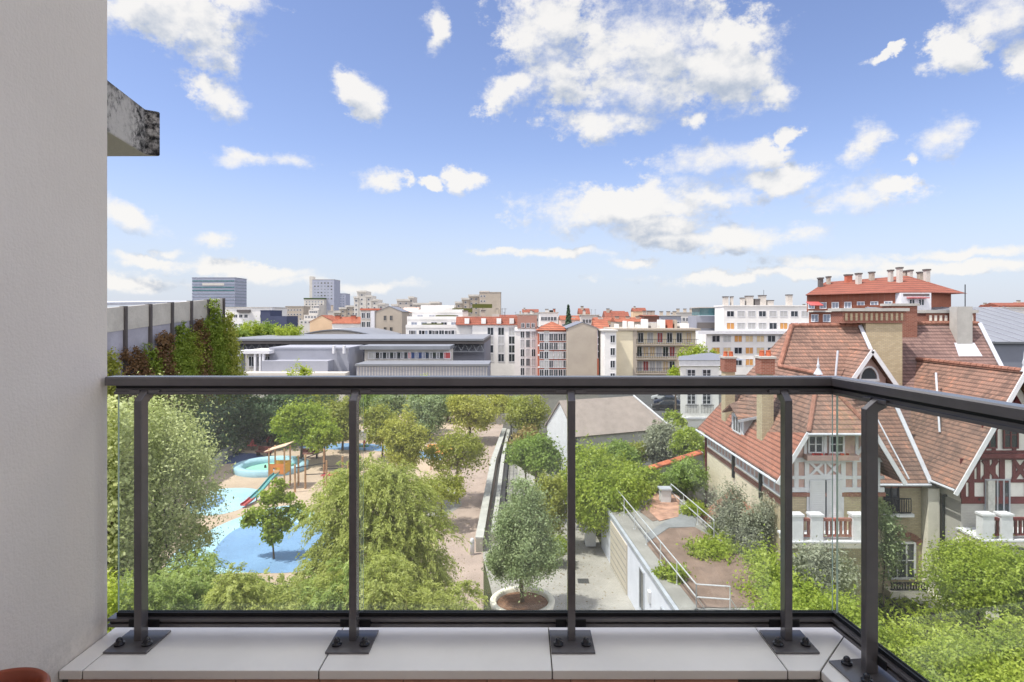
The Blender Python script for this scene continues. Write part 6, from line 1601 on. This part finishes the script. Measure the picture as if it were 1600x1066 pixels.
tree_px("laurel", "glossy green laurel below the sloping orange tile coping", "shrub", 1072, 716, 772, 70, 40.2, L['mid'], 7500, 0.2, 7, seed=49, trunk=.08)
tree_px("car_park_bush", "rounded bush between the car park and the white house", "shrub", 1052, 640, 672, 34, 62, L['bright'], 2600, 0.26, 5, seed=50, trunk=.08)
tree_px("tall_bush", "round bright green bush rising beside the beige flats", "tree", 1086, 538, 585, 44, 72, L['bright'], 4200, 0.28, 6, seed=51, trunk=.2)
tree_px("bush", "small green treetop right of the round bush near the white house roof", "tree", 1116, 545, 580, 22, 74, L['bright'], 1600, 0.28, 5, seed=52, trunk=.15)
tree_px("bush", "low leafy bush against the beige flats just above the handrail", "tree", 1055, 575, 600, 26, 76, L['bright'], 1600, 0.28, 5, seed=53, trunk=.15)
# terrace planting (standing on the garage roof)
def low_plant(label, pc, py, pw, hgt, z, mt, n, size, seed, name="ground_cover"):
    x, y = G(pc, py, z); r = pw * y / FPX / 2
    rs = np.random.RandomState(seed)
    return tree(name, label, "plant", x, y, mt, [(0, 0, hgt * .2, r, r * 1.1, hgt * .4), (r * .5, r * .4, hgt * .3, r * .6, r * .6, hgt * .4), (-r * .5, -r * .3, hgt * .35, r * .55, r * .6, hgt * .55), (r * .2, -r * .7, hgt * .3, r * .5, r * .5, hgt * .5)], n, size, .6, 0.02, seed=seed, base=z, shell=.2)
low_plant("low green plants at the near end of the roof railing", 1050, 900, 46, .5, 3.02, L['bright'], 1500, .15, 71)
low_plant("low green plants growing by the second roof railing", 1082, 800, 46, .6, 3.02, L['bright'], 1800, .15, 72)
low_plant("green plant tufts at the far end of the roof terrace", 1045, 758, 60, .7, 3.02, L['bright'], 2000, .15, 73)
low_plant("light green plants spreading over the red gravel bed", 1110, 862, 70, .6, 3.03, L['bright'], 2600, .15, 74)
low_plant("small green tuft between the gravel bed and the ivy hedge", 1128, 832, 40, .5, 3.03, L['bright'], 1200, .15, 75)
# ivy hedge falling towards the villa garden
hx = [(11.0, 28.6), (11.1, 27.2), (11.2, 25.2), (11.3, 23.3), (11.4, 21.4), (10.2, 25.5), (9.9, 23.2), (9.6, 21.2), (10.6, 19.4)]
tree("ivy_hedge", "long bright ivy-covered hedge between the roof terrace and the villa garden", "hedge", 10.8, 26, L['bright'],
  [(a - 10.8, b - 26, 2.55 + (.1 if a > 10.8 else -.1) - (.5 if b > 28 else 0), 1.15 if b < 27 else .7, 1.35, 1.45) for a, b in hx] + [(10.8 - 10.8, b - 26, 1.0, 1.2, 1.4, 1.2) for b in (20, 23, 26, 29)], 64000, 0.13, 0.75, 0.12, seed=81, limbs=False, per=24)
tree("olive_bush", "rounded grey-green olive bush left of the pair against the villa wall", "shrub", X(1136, 32.6), 32.6, L['olive'], auto_lobes(1.0, 1.0, 2.7, 3.4, 7, np.random.RandomState(5)), 14500, 0.13, 0.4, 0.08, seed=82)
tree("olive_bush", "rounded grey-green olive bush right of the pair against the villa wall", "shrub", X(1192, 31.0), 31.0, L['olive'], auto_lobes(1.08, 1.08, 2.8, 3.2, 7, np.random.RandomState(6)), 15500, 0.13, 0.4, 0.08, seed=83)
tree_px("olive_tree", "loose silvery olive tree in front of the villa's left balcony", "tree", 1283, 838, 960, 110, 25.5, L['olive'], 12000, 0.14, 9, seed=84, trunk=.08, aspect=.4, frac=.4)
tree_px("laurel_bush", "big leafy laurel bush in front of the villa's right balcony", "shrub", 1530, 848, 960, 160, 26, L['bright'], 27000, 0.13, 11, seed=85, trunk=.1)
tree_px("garden_bush", "leafy bush at the far right edge below the villa balcony", "shrub", 1620, 862, 985, 120, 25, L['bright'], 10000, 0.17, 8, seed=86, trunk=.1)
tree_px("climbing_rose", "dark climbing plant on the villa wall beside the arched window", "climber", 1382, 770, 930, 40, 30.0, L['greygreen'], 5200, 0.15, 8, seed=87, trunk=.05)
for i, (pc, pt, pw, Z, lab) in enumerate(((1330, 920, 130, 22.5, "low bright bush behind the corner post of the railing"), (1430, 952, 150, 21.5, "low bright bush below the villa steps"), (1540, 958, 170, 20.5, "low bright bush right of the villa steps"), (1640, 968, 150, 19.5, "low bush at the lower right edge of the view"),
      (1470, 1010, 170, 17.5, "nearest low bush below the side rail"), (1590, 1030, 160, 16.5, "nearest dark-shaded bush in the lower right corner"), (1230, 930, 110, 21, "low ivy-like bush just left of the fourth railing post"))):
    tree_px("garden_bush", lab, "shrub", pc, pt, pt + 200, pw, Z, L['bright'] if i % 2 == 0 else L['lime'], 17000, 0.125, 9, seed=90 + i, trunk=.06, group="garden bushes at the foot of the building")
# climbers on the panel wall
for i, (k, ptop, w, mt, lab) in enumerate(((0.2, 545, 3.4, 'ivyred', "dark red climber on the panel wall nearest the balcony wall"), (-0.9, 552, 3.6, 'hazel', "brownish climber beside the balcony wall edge on the panel wall"), (0.8, 556, 3.6, 'ivygreen', "low dark green climber between the two dark red climbers on the panel wall"), (1.9, 538, 3.4, 'ivygreen', "broad green climber below the second and third panels"), (2.8, 528, 3.4, 'hazel', "brown-green climber left of the red-brown one on the panel wall"), (3.7, 512, 3.4, 'ivygreen', "green climber overlapping the tall narrow one on the panel wall"), (4.6, 505, 3.6, 'ivygreen', "green climber just left of the far end of the panel wall"), (1.4, 530, 3.6, 'ivyred', "dark red climber spreading over the second visible panel"), (2.3, 515, 3.4, 'ivygreen', "green climber on the third visible panel"), (3.2, 508, 3.6, 'ivyred', "red-brown climber between two green ones on the panel wall"), (4.1, 475, 2.4, 'ivygreen', "tall narrow bright green climber on the panel wall"), (5.0, 492, 3.4, 'hazel', "brownish green climber at the far end of the panel wall"))):
    Zk = 51.4 + 3.73 * k; xk = -33.2 - .16 * k; top = H(ptop, Zk)
    lb = []
    rs = np.random.RandomState(120 + i); kk = k
    for z in np.arange(1.0, top, 1.1):
        f = 1 - z / top; wd = w * (0.28 + 1.05 * f) * rs.uniform(.8, 1.2)
        lb.append((.55 + (1.5 if k == 5.0 else .5) * f, rs.normal() * .3, z, .35 + (1.2 if k == 5.0 else .8) * f, wd, .9))
    tree("wall_climber", lab, "climber", xk, Zk, L[mt], lb, 20000, 0.21, 0.7, 0.08, seed=120 + i, limbs=False, shell=.6)
tree("ivy_bank", "dark green ivy bank at the foot of the panel wall behind the playground", "hedge", -30.5, 62, L['dark'],
  [(-.3, b, 2.6 + (i % 2) * .5, 1.4, 2.0, 3.0) for i, b in enumerate((-10, -7, -4, -1, 2, 5, 8))] + [(c, 9.5, 2.6, 2.0, 1.4, 2.8) for c in (2, 5, 8)], 17000, 0.32, 0.7, 0.1, seed=130, limbs=False)
# trees along the depot
for i, (pc, pt, pb, pw, Z, c, lab) in enumerate(((372, 512, 540, 46, 130, 'mid', "leftmost treetop of the row in front of the depot's roof"), (396, 502, 540, 52, 132, 'bright', "second bright treetop above the depot roof"), (414, 498, 540, 46, 134, 'mid', "tallest treetop above the depot roof by the navy block"), (448, 507, 540, 55, 130, 'bright', "rightmost treetop above the depot roof"), (467, 566, 640, 46, 74, 'lime', "bright lime treetop poking above the handrail before the grey annex"), (655, 583, 640, 40, 76, 'lime', "pale lime treetop just above the handrail in the centre"), (388, 600, 680, 60, 74, 'dark', "dark shaded tree at the end of the ivy wall"))):
    tree_px("depot_tree", lab, "tree", pc, pt, pb, pw, Z, L[c], 3600, .45 if Z > 100 else .3, 6, seed=140 + i, trunk=.2)
t = thing("conifer", "dark pointed conifer above the orange roofs right of centre", "tree", (X(888, 190), 190, 0))
rs = np.random.RandomState(9); hh = H(477, 190)
zz = rs.uniform(4, hh, 2600); ra = (hh - zz) / (hh - 4) * 2.3 * rs.uniform(.3, 1, 2600) + .1; aa = rs.uniform(0, 6.28, 2600)
leaf_obj("crown", t, np.stack([ra * np.cos(aa), ra * np.sin(aa), zz], 1), np.stack([np.cos(aa), np.sin(aa), 0 * aa + .5], 1) + rs.normal(size=(2600, 3)) * .4, .8, .5, L['conifer'], rs)
m = MB(); m.tube((0, 0, 0), (0, 0, hh - .5), .35, .05); m.build("trunk", M['bark'], t, world=False)
# loose grass and fallen leaves in the beds
rs = np.random.RandomState(77); n = 9000
gx_ = rs.uniform(-19, -4.5, n); gy_ = rs.uniform(16, 33, n)
o = leaf_obj("ground_cover", None, np.stack([gx_, gy_, rs.uniform(.05, .5, n)], 1), rs.normal(size=(n, 3)) + np.array([0, 0, .6]), .4, .35, L['mid'], rs); o['kind'] = 'stuff'
rs = np.random.RandomState(78); n = 9000
o = leaf_obj("garden_ground_cover", None, np.stack([rs.uniform(11, 26, n), rs.uniform(12, 31, n), rs.uniform(.05, .4, n)], 1), rs.normal(size=(n, 3)) + np.array([0, 0, .6]), .4, .35, L['bright'], rs); o['kind'] = 'stuff'

M['litter'] = leaf_mat("dry_leaves", (0.10, 0.07, 0.03), (0.30, 0.22, 0.10), 0.1)
rs = np.random.RandomState(79); n = 1600
lx = np.concatenate([rs.normal(-4.6, 1.3, n // 2), rs.normal(2.6, 2.2, n // 2)]); ly = np.concatenate([rs.uniform(24, 62, n // 2), rs.uniform(24, 46, n // 2)])
kp = (lx < 5.0) & (np.hypot(lx - .07, ly - 29.75) > 1.75)
o = leaf_obj("leaf_litter", None, np.stack([lx, ly, np.full(n, .03)], 1)[kp], (rs.normal(size=(n, 3)) * .2 + np.array([0, 0, 1.]))[kp], .10, .6, M['litter'], rs); o['kind'] = 'stuff'

# the leafy gardens beyond the villa, reading as one mass
rs = np.random.RandomState(200)
lb = [(rs.uniform(34, 75), rs.uniform(8, 72), rs.uniform(2, 4.5), rs.uniform(2, 4), rs.uniform(2, 4), rs.uniform(2, 4)) for _ in range(34)]
C, N, cen = lobe_points(lb, 26000, rs, 20, .14)
o = leaf_obj("garden_greenery", None, C[C[:, 2] > .1], N[C[:, 2] > .1], .38, .6, L['mid'], rs); o['kind'] = 'stuff'
